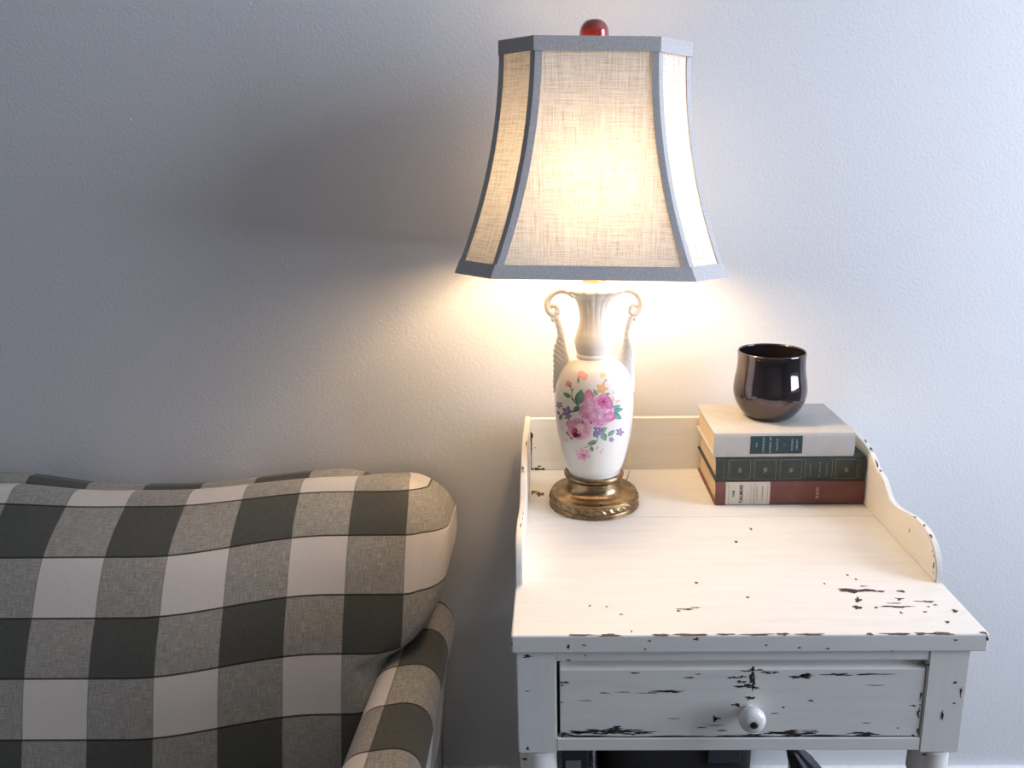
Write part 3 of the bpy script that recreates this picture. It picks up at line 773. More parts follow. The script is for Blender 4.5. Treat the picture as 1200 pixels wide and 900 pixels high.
# second rose
for i in range(9):
    a = i * 2 * PI / 9 + .2; petal(252 + 58 * math.cos(a), 528 + 50 * math.sin(a), 48, 36, a + PI / 2, (216, 134, 166), (232, 172, 192))
petal(255, 500, 70, 42, .1, (222, 146, 174), (206, 116, 150)); petal(300, 540, 34, 62, -.2, (218, 140, 170), (234, 178, 198)); petal(190, 500, 40, 34, .6, (224, 152, 178), (212, 128, 160))
petal(240, 535, 50, 44, .2, (244, 214, 206), (226, 158, 178)); petal(228, 560, 42, 34, .4, (150, 44, 82), (196, 96, 132)); petal(222, 574, 24, 20, .2, (128, 30, 66), (168, 62, 100)); petal(252, 520, 34, 24, -.3, (250, 228, 214), (236, 186, 192)); petal(212, 545, 12, 26, .4, (206, 110, 144), (176, 70, 108))
# the large rose
for i in range(9):
    a = i * 2 * PI / 9; petal(385 + 82 * math.cos(a), 400 + 72 * math.sin(a), 62, 46, a + PI / 2, (222, 146, 176), (234, 176, 196))
petal(322, 318, 46, 84, .12, (228, 160, 182), (208, 122, 156)); petal(300, 400, 48, 62, -.5, (224, 152, 178), (206, 118, 152)); petal(395, 480, 70, 38, .12, (214, 132, 164), (228, 164, 188)); petal(472, 440, 52, 42, -.4, (222, 148, 178), (204, 114, 152))
petal(350, 430, 46, 54, .5, (234, 176, 194), (210, 126, 160)); petal(400, 440, 66, 30, .25, (238, 186, 202), (214, 132, 166)); petal(330, 370, 34, 66, .35, (238, 184, 200), (216, 138, 170))
petal(425, 330, 66, 56, .1, (208, 112, 154), (222, 146, 178)); petal(475, 340, 28, 54, -.15, (220, 144, 176), (206, 116, 156))
for i in range(7):
    a = i * 2 * PI / 7; petal(428 + 28 * math.cos(a), 326 + 24 * math.sin(a), 22, 12, a + PI / 2, (198, 92, 140), (224, 150, 182), 10)
petal(430, 326, 18, 14, 0, (182, 74, 122), (204, 108, 150)); petal(420, 390, 60, 16, .1, (236, 182, 200), (214, 134, 168)); petal(460, 395, 40, 16, -.4, (240, 192, 206), (214, 136, 168))
petal(338, 485, 9, 6, 0, (92, 60, 66), (130, 90, 96)); petal(276, 482, 8, 7, 0, (98, 60, 70), (140, 96, 104))
pr = mesh_obj('rose_print', PV, PF_, M['print'], vase, False, cols=PC); pr['label'] = 'pink rose bouquet print with green leaves'; fix_normals(pr)

# socket, bulb, harp, finial
V, Fc = lathe(smooth_profile([(0.0, 0.377), (0.0165, 0.377), (0.0170, 0.384), (0.0150, 0.388), (0.0150, 0.430), (0.0130, 0.436), (0.0, 0.438)], 3), 32, close=False)
fix_normals(mesh_obj('socket', V, Fc, M['copper'], lamp, True))['label'] = 'copper coloured socket'
BZ = 0.553
V, Fc = lathe(smooth_profile([(0.0, 0.436), (0.0125, 0.436), (0.0130, 0.460), (0.0180, 0.495), (0.0270, 0.526), (0.0300, BZ), (0.0270, BZ + 0.016), (0.0170, BZ + 0.027), (0.0, BZ + 0.030)], 4), 32, close=False)
fix_normals(mesh_obj('bulb', V, Fc, M['bulb'], lamp, True))['label'] = 'glowing warm white bulb'
V, Fc = [], []
hpnt = smooth_profile([(0.0, 0.016, 0.390), (0.0, 0.035, 0.420), (0.0, 0.052, 0.500), (0.0, 0.052, 0.590), (0.0, 0.038, 0.670), (0.0, 0.010, 0.705), (0.0, -0.010, 0.705), (0.0, -0.038, 0.670), (0.0, -0.052, 0.590), (0.0, -0.052, 0.500), (0.0, -0.035, 0.420), (0.0, -0.016, 0.390)], 5)
tube(hpnt, 0.0016, 8, V, Fc)
tube([(0, 0, 0.704), (0, 0, 0.728)], 0.003, 10, V, Fc)
mesh_obj('harp', V, Fc, M['wire'], lamp, True)
V, Fc = lathe(smooth_profile([(0.0, 0.716), (0.008, 0.717), (0.009, 0.723), (0.0150, 0.729), (0.0205, 0.738), (0.0222, 0.748), (0.0200, 0.759), (0.0125, 0.7675), (0.0, 0.7700)], 5), 40, close=False)
fix_normals(mesh_obj('finial', V, Fc, M['finial'], lamp, True))['label'] = 'round glossy red finial'

# cut-corner bell shade, hung a little out of level
ZB_, ZT_ = 0.4035, 0.7310
SHX = 0.000
TILT = math.radians(1.5)
def shade_ring(t, grow=0.0):
    """eight corner points at t (0 top .. 1 bottom), around the lamp axis"""
    k = t ** 2.05
    hw = 0.1375 + (0.1985 - 0.1375) * k + grow; hd = 0.086 + (0.140 - 0.086) * k + grow; c = 0.0525 + (0.0575 - 0.0525) * k
    z = ZT_ + (ZB_ - ZT_) * t
    pts = [(-hw + c, -hd), (hw - c, -hd), (hw, -hd + c), (hw, hd - c), (hw - c, hd), (-hw + c, hd), (-hw, hd - c), (-hw, -hd + c)]
    out = []
    for x, y in pts:
        dz = z - 0.725
        out.append(Vector((SHX + x * math.cos(TILT) + dz * math.sin(TILT), y, 0.725 - x * math.sin(TILT) + dz * math.cos(TILT))))
    return out
NR = 22
rings = [shade_ring(i / NR) for i in range(NR + 1)]
V, Fc = [], []
for q in (0, NR):
    pts = [p for p in shade_ring(q / NR, -0.002)]
    tube(pts + [pts[0]], 0.0014, 6, V, Fc)
for k in range(8): tube([shade_ring(i / 8, -0.002)[k] for i in range(9)], 0.0012, 6, V, Fc)
sp_c = Vector((0, 0, 0.712))
tr = shade_ring(0, -0.003)
for k in (0, 1, 4, 5):
    tube([sp_c, tr[k]], 0.0014, 6, V, Fc)
shade = mesh_obj('lampshade', V, Fc, M['wire'], lamp, True)
shade['label'] = 'cream linen cut-corner bell lampshade with grey trim'
for k in range(8):
    V, Fc, UV = [], [], []
    nc = 4; s = 0.0
    for i, rg in enumerate(rings):
        if i: s += (rings[i][k] - rings[i - 1][k]).length
        a, b = rg[k], rg[(k + 1) % 8]
        wd = (b - a).length
        for j in range(nc + 1):
            f = j / nc
            V.append(a.lerp(b, f)); UV.append(((f - .5) * wd + 0.37 * k, s))
    for i in range(NR):
        for j in range(nc):
            q = i * (nc + 1) + j
            Fc.append((q, q + nc + 1, q + nc + 2, q + 1))
    mesh_obj('panel', V, Fc, M['linen'], shade, True, UV)
def strip_along(name, lines, mat):
    """lines: list of rows of points -> thin sheet"""
    V, Fc = [], []
    m = len(lines[0])
    for row in lines: V += row
    for i in range(len(lines) - 1):
        for j in range(m - 1): Fc.append((i * m + j, i * m + j + 1, (i + 1) * m + j + 1, (i + 1) * m + j))
    o = mesh_obj(name, V, Fc, mat, shade, False)
    md = o.modifiers.new('thickness', 'SOLIDIFY'); md.thickness = 0.0008; md.offset = 0
    return o
RW = 0.0092
for k in range(8):
    rows = []
    for i, rg in enumerate(rings):
        c = rg[k]; a = rg[k - 1]; b = rg[(k + 1) % 8]
        da = (a - c).normalized(); db = (b - c).normalized()
        out = -(da + db); out.z = 0; out = out.normalized()
        na = Vector((-da.y, da.x, 0)).normalized(); na = na if na.dot(out) > 0 else -na
        nb = Vector((-db.y, db.x, 0)).normalized(); nb = nb if nb.dot(out) > 0 else -nb
        e = 0.0013
        rows.append([c + da * RW + na * e, c + da * RW * .3 + (na * .7 + out * .3) * e * 1.3, c + out * e * 1.5, c + db * RW * .3 + (nb * .7 + out * .3) * e * 1.3, c + db * RW + nb * e])
    strip_along('rib_trim', rows, M['bias'])
for nm, ts in (('top_band', (-0.006, 0.016, 0.040, 0.055)), ('bottom_band', (0.949, 0.965, 0.985, 1.008))):
    rows = []
    for t in ts:
        r = shade_ring(max(t, 0.0), 0.0030)
        dzz = (ZB_ - ZT_) * (t - max(t, 0.0))
        r = [p + Vector((0, 0, dzz)) for p in r]
        rows.append(r + [r[0]])
    strip_along(nm, rows, M['bias'])
# cord leaving behind the foot
cp = smooth_profile([(0.055, 0.045, 0.010), (0.066, 0.060, 0.030), (0.070, 0.090, 0.052), (0.066, 0.115, 0.075), (0.050, 0.135, 0.098), (0.04, 0.150, 0.106), (0.03, 0.159, 0.095), (0.02, 0.165, 0.03)], 6)
V, Fc = tube([(0.052, 0.050, 0.0035), (0.060, 0.055, 0.004)] + [tuple(p) for p in cp[1:]], 0.0013, 8)
mesh_obj('cord', V, Fc, M['cord'], lamp, True)

# ------------------------------------------------------------------ books
def book(name, label, x0, x1, y0, y1, z0, z1, cover, boards=0.0028, inset=0.004, rnd=0.004):
    """spine faces the camera (-y); boards above and below, page block set in from the left, right and back edges"""
    base = Vector(((x0 + x1) / 2, (y0 + y1) / 2, z0))
    b = tag(empty(name, base), label, 'book', 'stack of old books')
    # cover: one C-shaped section in (y, z), extruded along x, spine slightly rounded
    n = 8; h = (z1 - z0)
    out_ = [(y1, z1)]
    for i in range(n + 1):
        a = PI * i / n
        out_.append((y0 + rnd - rnd * math.sin(a) ** 0.8, (z0 + z1) / 2 + h / 2 * math.cos(a)))
    out_.append((y1, z0))
    inn = [(y1, z0 + boards)]
    for i in range(n + 1):
        a = PI - PI * i / n
        inn.append((y0 + rnd + boards - rnd * math.sin(a) ** 0.8, (z0 + z1) / 2 + (h / 2 - boards) * math.cos(a)))
    inn.append((y1, z1 - boards))
    V, Fc = [], []
    m = len(out_)
    for x in (x0, x1):
        V += [(x, *p) for p in out_] + [(x, *p) for p in reversed(inn)]
    N = 2 * m
    for i in range(m - 1):
        Fc.append((i, i + 1, N + i + 1, N + i))                        # outside
        Fc.append((m + i + 1, m + i, N + m + i, N + m + i + 1))        # inside
        Fc.append((i, m + i, m + i + 1, i + 1)); Fc.append((N + i, N + i + 1, N + m + i + 1, N + m + i))   # ends
    for i in (0, m - 1): Fc.append((i, N + i, N + m + i, m + i))
    o = fix_normals(mesh_obj('cover', rel(V, base), Fc, cover, b))
    pg = box('pages', x0 + inset, x1 - inset, y0 + boards + 0.0018, y1 - inset, z0 + boards, z1 - boards, M['pages'], b, jitter=0.0002)
    return b, o, base
BY0 = 0.3685
XRB = W - TG - 0.0012
zr1, zg1, zy1 = HT + 0.0435, HT + 0.0862, HT + 0.1290
red, red_c, red_l = book('book', 'maroon cloth book with a cream spine label, at the bottom of the stack', 0.3225, XRB, BY0, 0.5305, HT, zr1, M['cloth_red'])
grn, grn_c, grn_l = book('book', 'dark green leather book with gilt spine frames, in the middle of the stack', 0.3215, XRB - 0.002, BY0 - 0.0005, 0.5305, zr1, zg1, M['cloth_green'], 0.0026)
gry, gry_c, gry_l = book('book', 'pale grey cloth book with a teal spine label, on top of the stack', 0.3165, 0.5465, BY0 - 0.002, 0.5250, zg1, zy1, M['cloth_grey'], 0.0028)

def text_part(name, body, size, cx, zc_, y, mat, parent, base, ext=0.00008, bold=0.0, spc=1.12):
    """lettering on a spine: reads upwards, letter tops towards -x"""
    cu = bpy.data.curves.new(name, 'FONT'); cu.body = body; cu.size = size
    cu.align_x = 'CENTER'; cu.align_y = 'CENTER'; cu.extrude = ext; cu.offset = bold
    cu.resolution_u = 2; cu.space_character = spc
    tmp = bpy.data.objects.new(name, cu)
    dg = bpy.context.evaluated_depsgraph_get()
    sc.collection.objects.link(tmp); dg.update()
    me = bpy.data.meshes.new_from_object(tmp.evaluated_get(dg))
    bpy.data.objects.remove(tmp); bpy.data.curves.remove(cu)
    me.transform(Matrix(((0, -1, 0, cx), (0, 0, -1, y), (1, 0, 0, zc_), (0, 0, 0, 1))))
    me.transform(Matrix.Translation(-Vector(base)))
    me.materials.clear(); me.materials.append(mat)
    o = bpy.data.objects.new(name, me); sc.collection.objects.link(o); o.parent = parent
    return o
def spine_y(y0, z0, z1, z, rnd=0.004):
    c = max(-1, min(1, (z - (z0 + z1) / 2) / ((z1 - z0) / 2)))
    return y0 + rnd - rnd * math.sin(math.acos(c)) ** 0.8
def spine_sheet(name, x0, x1, za, zb, bk, mat, parent, base, lift=0.00025, nz=10):
    """thin patch following the rounded spine; bk = (y0, z0, z1)"""
    V, Fc = [], []
    for i in range(nz + 1):
        z = za + (zb - za) * i / nz
        y = spine_y(*bk, z) - lift
        V += [(x0, y, z), (x1, y, z)]
    for i in range(nz): Fc.append((2 * i, 2 * i + 1, 2 * i + 3, 2 * i + 2))
    return mesh_obj(name, rel(V, base), Fc, mat, parent)
rb = (BY0, HT, zr1); gb_ = (BY0 - 0.0005, zr1, zg1); yb_ = (BY0 - 0.002, zg1, zy1)
# maroon book: paper label, its rules and lettering
zc_r = (HT + zr1) / 2
lab = spine_sheet('spine_label', 0.3395, 0.4130, HT + 0.0015, zr1 - 0.0015, rb, M['label_cream'], red_c, red_l); lab['label'] = 'cream paper spine label lettered THE TALMUD'
for x in (0.3440, 0.4085): spine_sheet('label_rule', x, x + 0.0009, HT + 0.004, zr1 - 0.004, rb, M['ink_faint'], red_c, red_l, 0.0004)
spine_sheet('label_rule', 0.3810, 0.3816, HT + 0.004, zr1 - 0.004, rb, M['ink_faint'], red_c, red_l, 0.0004)
spine_sheet('label_rule', 0.3755, 0.3762, zc_r - 0.003, zc_r + 0.003, rb, M['ink_faint'], red_c, red_l, 0.0004)
YT = BY0 - 0.0006
text_part('lettering', 'THE', 0.0062, 0.3525, zc_r, YT, M['ink'], red_c, red_l, bold=0.00012)
text_part('lettering', 'TALMUD', 0.0078, 0.3655, zc_r, YT, M['ink'], red_c, red_l, bold=0.00014, spc=1.12)
text_part('lettering', 'SELECTIONS FROM THE', 0.0032, 0.3868, zc_r, YT, M['ink_faint'], red_c, red_l)
text_part('lettering', 'ANCIENT BOOK', 0.0032, 0.3918, zc_r, YT, M['ink_faint'], red_c, red_l)
text_part('lettering', 'H. POLANO', 0.0046, 0.4005, zc_r, YT, M['ink_faint'], red_c, red_l)
text_part('lettering', 'XOO', 0.0074, 0.4915, zc_r + 0.001, YT, M['cream_ink'], red_c, red_l, bold=0.0001, spc=1.35)
# dark green book: gilt rules in frames
def gx(px): return on_y(px, 550, BY0).x
zga, zgb = zr1 + 0.004, zg1 - 0.0045
def gline(x, z0=zga, z1=zgb, w=0.0006): spine_sheet('gilt_rule', x, x + w, z0, z1, gb_, M['gilt'], grn_c, grn_l, 0.0003)
def gframe(a, b):
    gline(gx(a)); gline(gx(b))
    for z in (zga, zgb - 0.0006): spine_sheet('gilt_rule', gx(a), gx(b), z, z + 0.0006, gb_, M['gilt'], grn_c, grn_l, 0.0003, 1)
for a, b in ((855, 879), (884, 909), (914, 939), (979, 1004)): gframe(a, b)
for a in (848.5, 853, 943.5, 975, 1007): gline(gx(a))
def ornament(px):
    V, Fc = [], []
    cx, cz, y = gx(px), (zr1 + zg1) / 2 - 0.001, BY0 - 0.0009
    for k in range(7):
        a = 2 * PI * k / 7 + .4
        V0 = len(V)
        for t in range(8):
            u = 2 * PI * t / 8
            lx, lz = 0.0022 + 0.0019 * math.cos(u), 0.0008 * math.sin(u)
            V.append((cx + lx * math.cos(a) - lz * math.sin(a), y, cz + (lx * math.sin(a) + lz * math.cos(a)) * 1.3))
        Fc.append(tuple(V0 + t for t in range(8)))
    fix_normals(mesh_obj('gilt_ornament', rel(V, grn_l), Fc, M['gilt'], grn_c))
for px in (867, 896.5, 927, 992): ornament(px)
for px, w in ((949, .010), (960, .014), (968, .012)):
    for i in range(6):
        z = (zr1 + zg1) / 2 - w + i * 2 * w / 6
        spine_sheet('gilt_rule', gx(px), gx(px) + 0.0016, z, z + 2 * w / 6 * .6, gb_, M['gilt'], grn_c, grn_l, 0.0003, 1)
# pale grey book: teal panel with lettering
zc_y = (zg1 + zy1) / 2 + 0.001
lab = spine_sheet('spine_label', 0.3760, 0.4610, zg1 + 0.0065, zy1 - 0.0055, yb_, M['label_teal'], gry_c, gry_l); lab['label'] = 'dark teal spine panel with pale lettering'
YT2 = BY0 - 0.002 - 0.0006
for tx, px, s in (('THE', 886.5, .0042), ('COMPLETE', 894.5, .0050), ('WORKS OF', 902.5, .0050), ('TACITUS', 910.5, .0050), ('*', 919.5, .005), ('MODERN', 928, .0044), ('LIBRARY', 933.5, .0044)):
    text_part('lettering', tx, s, on_y(px, 520, BY0).x, zc_y, YT2, M['silver_ink'], gry_c, gry_l)

# ------------------------------------------------------------------ cup
CUX, CUY, CUZ = 0.4285, 0.4560, zy1
cup_o = smooth_profile([(0.0, 0.0), (0.030, 0.0), (0.0360, 0.0012), (0.0440, 0.0070), (0.0530, 0.0190), (0.0595, 0.0340), (0.0618, 0.0480), (0.0606, 0.0640), (0.0580, 0.0800), (0.0566, 0.0950), (0.0566, 0.1080), (0.0570, 0.1150), (0.0558, 0.1172), (0.0542, 0.1160)], 6)
cup_i = smooth_profile([(0.0540, 0.1150), (0.0535, 0.1000), (0.0548, 0.0800), (0.0572, 0.0640), (0.0580, 0.0480), (0.0540, 0.0300), (0.0420, 0.0140), (0.0200, 0.0070), (0.0, 0.0062)], 6)
V, Fc = lathe(cup_o + cup_i, 96, lambda r, z, a, j: r * (1 + 0.006 * math.sin(2 * a + 1) + 0.003 * math.sin(3 * a)), close=False)
cup = fix_normals(mesh_obj('cup', V, Fc, M['cup'], None, True)); cup.location = (CUX, CUY, CUZ)
tag(cup, 'shiny dark gunmetal glazed ceramic cup without handle, on the books', 'cup')

# ------------------------------------------------------------------ checked sofa
sofa = tag(empty('sofa', (-0.95, 0.1, 0)), 'upholstered sofa in charcoal and cream buffalo check fabric', 'sofa')
SL = (-0.95, 0.1, 0)
def interp(x, xs, ys):
    if x <= xs[0]: return ys[0] + (ys[1] - ys[0]) * (x - xs[0]) / (xs[1] - xs[0])
    for a, b, c, d in zip(xs, xs[1:], ys, ys[1:]):
        if x <= b: return c + (d - c) * (x - a) / (b - a)
    return ys[-1] + (ys[-1] - ys[-2]) * (x - xs[-1]) / (xs[-1] - xs[-2])
def sstep(a, b, x):
    t = max(0, min(1, (x - a) / (b - a))); return t * t * (3 - 2 * t)
# profile of the back (s, y, z, v): s runs down the front from the first stripe boundary
BP = [(-0.24, 0.535, -0.20, -2.2), (-0.150, 0.534, -0.080, -1.5), (-0.110, 0.528, -0.048, -1.10), (-0.085, 0.515, -0.028, -0.86), (-0.055, 0.494, -0.018, -0.55), (-0.028, 0.474, -0.019, -0.28), (0.0, 0.453, -0.031, 0.0),
      (0.045, 0.414, -0.056, 0.48), (0.094, 0.379, -0.088, 1.0), (0.145, 0.352, -0.130, 1.5), (0.196, 0.330, -0.174, 2.0), (0.245, 0.306, -0.216, 2.5), (0.294, 0.285, -0.260, 3.0),
      (0.345, 0.266, -0.307, 3.5), (0.397, 0.250, -0.355, 4.0), (0.45, 0.236, -0.405, 4.5), (0.50, 0.226, -0.455, 5.0)]
BPd = smooth_profile(BP, 4)
SXR, SXL, SCX = -0.1365, -1.78, -0.9565
uX = [-0.833, -0.615, -0.406, -0.307, -0.2065]; uU = [0, 2, 4, 5, 6]
def back_shift(x, s):
    k = sstep(-0.66, -0.34, x)
    dyf = 0.030 * k * max(0, min(1, (s + 0.02) / 0.12)); dz = 0.024 * k
    if s < 0.03: dz += 0.016 * sstep(-0.78, -0.98, x) * max(0, min(1, (0.03 - s) / 0.06)) * (1 if x > -1.1 else 1)
    return dyf, dz
def right_end(s):
    xr = SXR
    if s < 0.12: xr -= 0.25 * (1 - math.sqrt(max(0, 1 - min(0.92, (0.12 - s) / 0.21) ** 2)))
    if s > 0.155: 
        t = min(1, (s - 0.155) / 0.16); xr -= 0.10 * (1 - math.sqrt(max(0, 1 - t * t)))
    return xr
V, Fc, UV = [], [], []
RR = 0.055
nflat, nr = 60, 8
for (s, y, z, v) in BPd:
    xr = right_end(s); xl = 2 * SCX - xr
    row = []
    for i in range(nr, -1, -1):
        ph = PI / 2 * i / nr; row.append((xl + RR - RR * math.sin(ph), RR * (1 - math.cos(ph)), xl + RR - RR * ph))
    for i in range(1, nflat):
        x = xl + RR + (xr - xl - 2 * RR) * i / nflat; row.append((x, 0.0, x))
    for i in range(nr + 1):
        ph = PI / 2 * i / nr; row.append((xr - RR + RR * math.sin(ph), RR * (1 - math.cos(ph)), xr - RR + RR * math.sin(ph) + 0.008 * ph))
    row = [(row[0][0], 0.5, row[0][2] - .05)] + row + [(row[-1][0], 0.5, row[-1][2] + 0.006)]
    for (x, back, ux) in row:
        a, b = back_shift(x, s)
        yy = y + a + back
        puff = 0.010 * math.sin(PI * max(0, min(1, (s + .02) / .40)))
        zz = z + b - min(back, RR) * 0.25 * (1 if s < 0.1 else -0.2)
        V.append((x, min(yy - puff * (1 if back == 0 else 0), 0.545), HT + zz)); UV.append((interp(ux, uX, uU), v))
nc = len(row); m = len(BPd)
for j in range(m - 1):
    for i in range(nc - 1): Fc.append((j * nc + i, (j + 1) * nc + i, (j + 1) * nc + i + 1, j * nc + i + 1))
bk = mesh_obj('back_cushion', rel(V, SL), Fc, M['check'], sofa, True, UV)
bk['label'] = 'plump checked back cushion'
md = bk.modifiers.new('soft', 'SUBSURF'); md.levels = 1; md.render_levels = 1
# frame of the back behind the cushion
V, Fc, UV = [], [], []
fx = [-1.72 + i * (1.72 - 0.195) / 70 for i in range(71)]
def frame_top(x):
    z = -0.022 + 0.024 * sstep(-0.66, -0.34, x) + 0.016 * sstep(-0.78, -0.98, x)
    z += 0.004 * math.exp(-((x + 0.36) / 0.16) ** 2) + 0.010 * math.exp(-((x + 1.02) / 0.16) ** 2)
    z -= 0.08 * sstep(-0.36, -0.17, x) ** 1.5
    return z
for x in fx:
    zt = frame_top(x)
    for (y, dz, v) in ((0.50, -0.62, 5.2), (0.505, -0.02, -1.0), (0.512, -0.006, -1.15), (0.525, 0.0, -1.3), (0.545, -0.004, -1.5), (0.556, -0.018, -1.68), (0.556, -0.60, -7.0)):
        V.append((x, y, HT + zt + dz)); UV.append((interp(x, uX, uU), v))
for i in range(70):
    for j in range(6): Fc.append((i * 7 + j, i * 7 + j + 1, (i + 1) * 7 + j + 1, (i + 1) * 7 + j))
    Fc.append((i * 7 + 6, i * 7, (i + 1) * 7, (i + 1) * 7 + 6))
Fc.append(tuple(range(7))); Fc.append(tuple(70 * 7 + j for j in reversed(range(7))))
mesh_obj('back_frame', rel(V, SL), Fc, M['check'], sofa, False, UV)
# arms: rounded pads running forward from the back
def arm(side):
    sec = []                                    # half-turn section: (x offset from the split line, z, u)
    V, Fc, UV = [], [], []
    ys = [0.52 - i * 0.02 for i in range(46)]
    nS = 22
    for y in ys:
        t = max(0, min(1, (0.42 - y) / 0.5))
        wi = 0.041 + 0.022 * t; wo = 0.068
        zt = -0.262 - 0.035 * max(0, (0.31 - y)) + 0.008 * math.exp(-((y - 0.45) / 0.06) ** 2)
        if y < -0.28: 
            q = (-0.28 - y) / 0.10; zt -= 0.05 * (1 - math.sqrt(max(0, 1 - min(1, q) ** 2)))
        xc = -0.214
        pts = [(xc - wi, zt - 0.30)]
        for k in range(nS + 1):
            a = PI - PI * k / nS
            cxm = xc + (wo - wi) / 2; hw = (wo + wi) / 2
            sx = math.copysign(abs(math.cos(a)) ** 0.80, math.cos(a))
            pts.append((cxm + hw * sx, zt - 0.062 + 0.062 * math.sin(a) ** 0.85))
        pts.append((xc + wo - 0.012, zt - 0.10)); pts.append((xc + wo - 0.035, zt - 0.30)); pts.append((xc + wo - 0.040, zt - 0.49))
        pts = [(xc - wi, zt - 0.49)] + pts
        L = [0]
        for a, b in zip(pts, pts[1:]): L.append(L[-1] + math.hypot(b[0] - a[0], b[1] - a[1]))
        # arc position of the split column line (x = xc on the top)
        ls = min(range(2, len(pts) - 2), key=lambda i: abs(pts[i][0] - xc + 0.002))
        for (px_, pz), l in zip(pts, L):
            x = px_ if side > 0 else 2 * SCX - px_
            bulge = 0.020 * max(0, (px_ - xc)) / 0.08
            V.append((x, y, HT + pz)); UV.append((1.0 + (l - L[ls]) / (0.095 if l < L[ls] else 0.17), 1.0 + (0.312 - y + bulge) / 0.0945))
    n = len(pts)
    for i in range(len(ys) - 1):
        for j in range(n - 1): Fc.append((i * n + j, (i + 1) * n + j, (i + 1) * n + j + 1, i * n + j + 1))
    Fc.append(tuple((len(ys) - 1) * n + j for j in range(n))); Fc.append(tuple(reversed(range(n))))
    o = fix_normals(mesh_obj('arm', rel(V, SL), Fc, M['check'], sofa, False, UV))
    o.data.polygons.foreach_set('use_smooth', [len(p.vertices) == 4 for p in o.data.polygons])
    # welt along the lower outer edge of the pad
    Vw, Fw = [], []
    xs = -0.214 + 0.064
    tube([((xs if side > 0 else 2 * SCX - xs) , y, HT - 0.262 - 0.035 * max(0, 0.31 - y) - 0.066) for y in ys if y > -0.3], 0.0035, 8, Vw, Fw)
    w = mesh_obj('piping', rel(Vw, SL), Fw, M['check'], o, True, [(0.5, 0.5)] * len(Vw))
    return o
arm(1); arm(-1)
def uvbox(name, x0, x1, y0, y1, z0, z1, bev):
    o = box(name, x0, x1, y0, y1, z0, z1, M['check'], sofa, bev=bev, seg=4)
    l = o.data.uv_layers.new(name='UVMap')
    for p in o.data.polygons:
        ax = max(range(3), key=lambda k: abs(p.normal[k]))
        for li in p.loop_indices:
            c = o.data.vertices[o.data.loops[li].vertex_index].co + Vector(SL)
            uvv = (c.x, c.y) if ax == 2 else ((c.x, c.z) if ax == 1 else (c.y, c.z))
            l.data[li].uv = (uvv[0] / 0.1, uvv[1] / 0.1)
    return o
uvbox('seat_base', -1.67, -0.24, -0.32, 0.50, 0.10, 0.22, 0.012)
uvbox('seat_cushion', -0.9555, -0.262, -0.36, 0.26, 0.22, 0.335, 0.030)
uvbox('seat_cushion', -1.651, -0.9575, -0.36, 0.26, 0.22, 0.335, 0.030)
for x in (-1.62, -0.29):
    for y in (-0.27, 0.45):
        V, Fc = lathe([(0.018, 0.0), (0.022, 0.01), (0.028, 0.101)], 16, cx=x, cy=y)
        fix_normals(mesh_obj('foot', rel(V, SL), Fc, M['dark_wood_leg'], sofa, True))

# ------------------------------------------------------------------ things kept under the table
# black tote bag standing on the floor
bag = tag(empty('tote_bag', (0.2745, 0.452, 0)), 'black leather tote bag standing on the floor under the table', 'bag')
V, Fc = [], []
lv = [(0.0, 0.120, 0.075), (0.012, 0.132, 0.085), (0.10, 0.140, 0.090), (0.22, 0.143, 0.090), (0.33, 0.146, 0.084), (0.40, 0.142, 0.070), (0.45, 0.128, 0.045), (0.474, 0.105, 0.018)]
n = 40
for z, hx, hy in smooth_profile(lv, 3):
    for k in range(n):
        a = 2 * PI * k / n
        sx = math.copysign(abs(math.cos(a)) ** 0.5, math.cos(a)); sy = math.copysign(abs(math.sin(a)) ** 0.5, math.sin(a))
        V.append((hx * sx, hy * sy * (1 + .04 * math.sin(5 * a + z * 20)), z))
m = len(V) // n
for i in range(m - 1):
    for k in range(n): Fc.append((i * n + k, i * n + (k + 1) % n, (i + 1) * n + (k + 1) % n, (i + 1) * n + k))
Fc.append(tuple(reversed(range(n)))); Fc.append(tuple((m - 1) * n + k for k in range(n)))
mesh_obj('bag_body', V, Fc, M['black_leather'], bag, True)
box('pocket_flap', 0.325, 0.385, 0.3605, 0.3665, 0.27, 0.325, M['grey_board'], bag, bev=0.002).rotation_euler = (0, 0, 0)
V, Fc = [], []
for sy in (-1, 1):
    tube(smooth_profile([(-0.06, sy * 0.022, 0.45), (-0.055, sy * 0.03, 0.52), (0.0, sy * 0.032, 0.556), (0.055, sy * 0.03, 0.52), (0.06, sy * 0.022, 0.45)], 5), 0.006, 8, V, Fc)
mesh_obj('strap', V, Fc, M['black_leather'], bag, True)
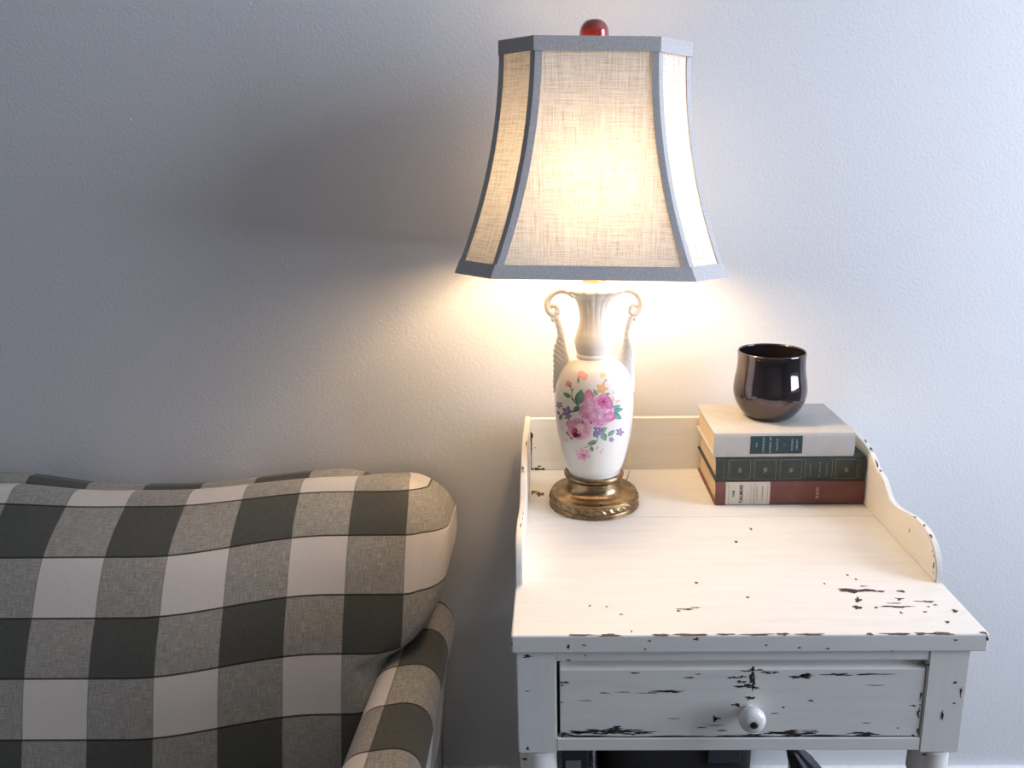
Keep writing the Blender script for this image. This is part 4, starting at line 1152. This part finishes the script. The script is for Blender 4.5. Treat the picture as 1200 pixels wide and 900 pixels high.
# closed umbrella leaning towards the right legs
um = tag(empty('umbrella', (0.686, 0.185, 0)), 'closed black umbrella with loose folds leaning beside the tote bag', 'umbrella')
top = Vector((-0.295, 0.0, 0.4915)); ax = top.normalized(); sd = Vector((0, 1, 0)); s2 = ax.cross(sd)
V, Fc = [], []
L = top.length; nn = 42; mm = 26
for i in range(mm + 1):
    t = i / mm; r = 0.006 + 0.026 * math.sin(PI * min(1, t * 1.02)) ** 0.5 * (0.55 + 0.45 * t)
    for k in range(nn):
        a = 2 * PI * k / nn
        rr = r * (1 + 0.16 * math.sin(7 * a + 5 * t) + 0.06 * math.sin(13 * a + 40 * t))
        V.append(tuple(ax * (0.03 + t * (L - 0.07)) + (sd * math.cos(a) + s2 * math.sin(a)) * rr))
for i in range(mm):
    for k in range(nn): Fc.append((i * nn + k, i * nn + (k + 1) % nn, (i + 1) * nn + (k + 1) % nn, (i + 1) * nn + k))
Fc.append(tuple(reversed(range(nn)))); Fc.append(tuple(mm * nn + k for k in range(nn)))
mesh_obj('canopy', V, Fc, M['black_cloth'], um, True)
V, Fc = tube([ax * 0.004, ax * 0.05], [0.002, 0.004], 8)
mesh_obj('tip', V, Fc, M['wire'], um, True)
V, Fc = tube([ax * (L - 0.06), ax * (L + 0.03)], 0.009, 12)
mesh_obj('grip', V, Fc, M['black_leather'], um, True)
# slim file box with a pale tab
fb = tag(empty('file_box', (0.078, 0.44, 0)), 'slim dark grey file box with pale tab under the table', 'box')
box('box_body', 0.063, 0.1105, 0.36, 0.535, 0.0, 0.46, M['grey_board'], fb, bev=0.003)
box('tab', 0.0685, 0.0965, 0.3585, 0.3605, 0.20, 0.278, M['grey_tab'], fb)
# silver tinsel garland hanging over the box edge down to the floor
V, Fc = [], []
path = smooth_profile([(0.105, 0.42, 0.4685), (0.117, 0.395, 0.465), (0.1205, 0.365, 0.43), (0.1195, 0.346, 0.32), (0.119, 0.342, 0.18), (0.118, 0.335, 0.06), (0.125, 0.32, 0.012), (0.15, 0.29, 0.010), (0.17, 0.31, 0.010)], 14)
tube(path, 0.0018, 6, V, Fc)
for i, p in enumerate(path):
    for k in range(9):
        a = random.uniform(0, 2 * PI); e = random.uniform(-.5, .5)
        d = Vector((math.cos(a), math.sin(a) * .6, e + 0.35)).normalized(); w = Vector((random.uniform(-1, 1), random.uniform(-1, 1), random.uniform(-1, 1))).normalized() * 0.0009
        q = Vector(p); l = random.uniform(0.004, 0.008); b = len(V)
        e2 = q + d * l
        if e2.z < 0.001: e2.z = 0.001
        V += [tuple(q - w), tuple(q + w), tuple(e2)]; Fc.append((b, b + 1, b + 2))
tn = mesh_obj('tinsel_garland', V, Fc, M['tinsel'])
tag(tn, 'silver tinsel garland hanging beside the tote bag under the table', 'garland')
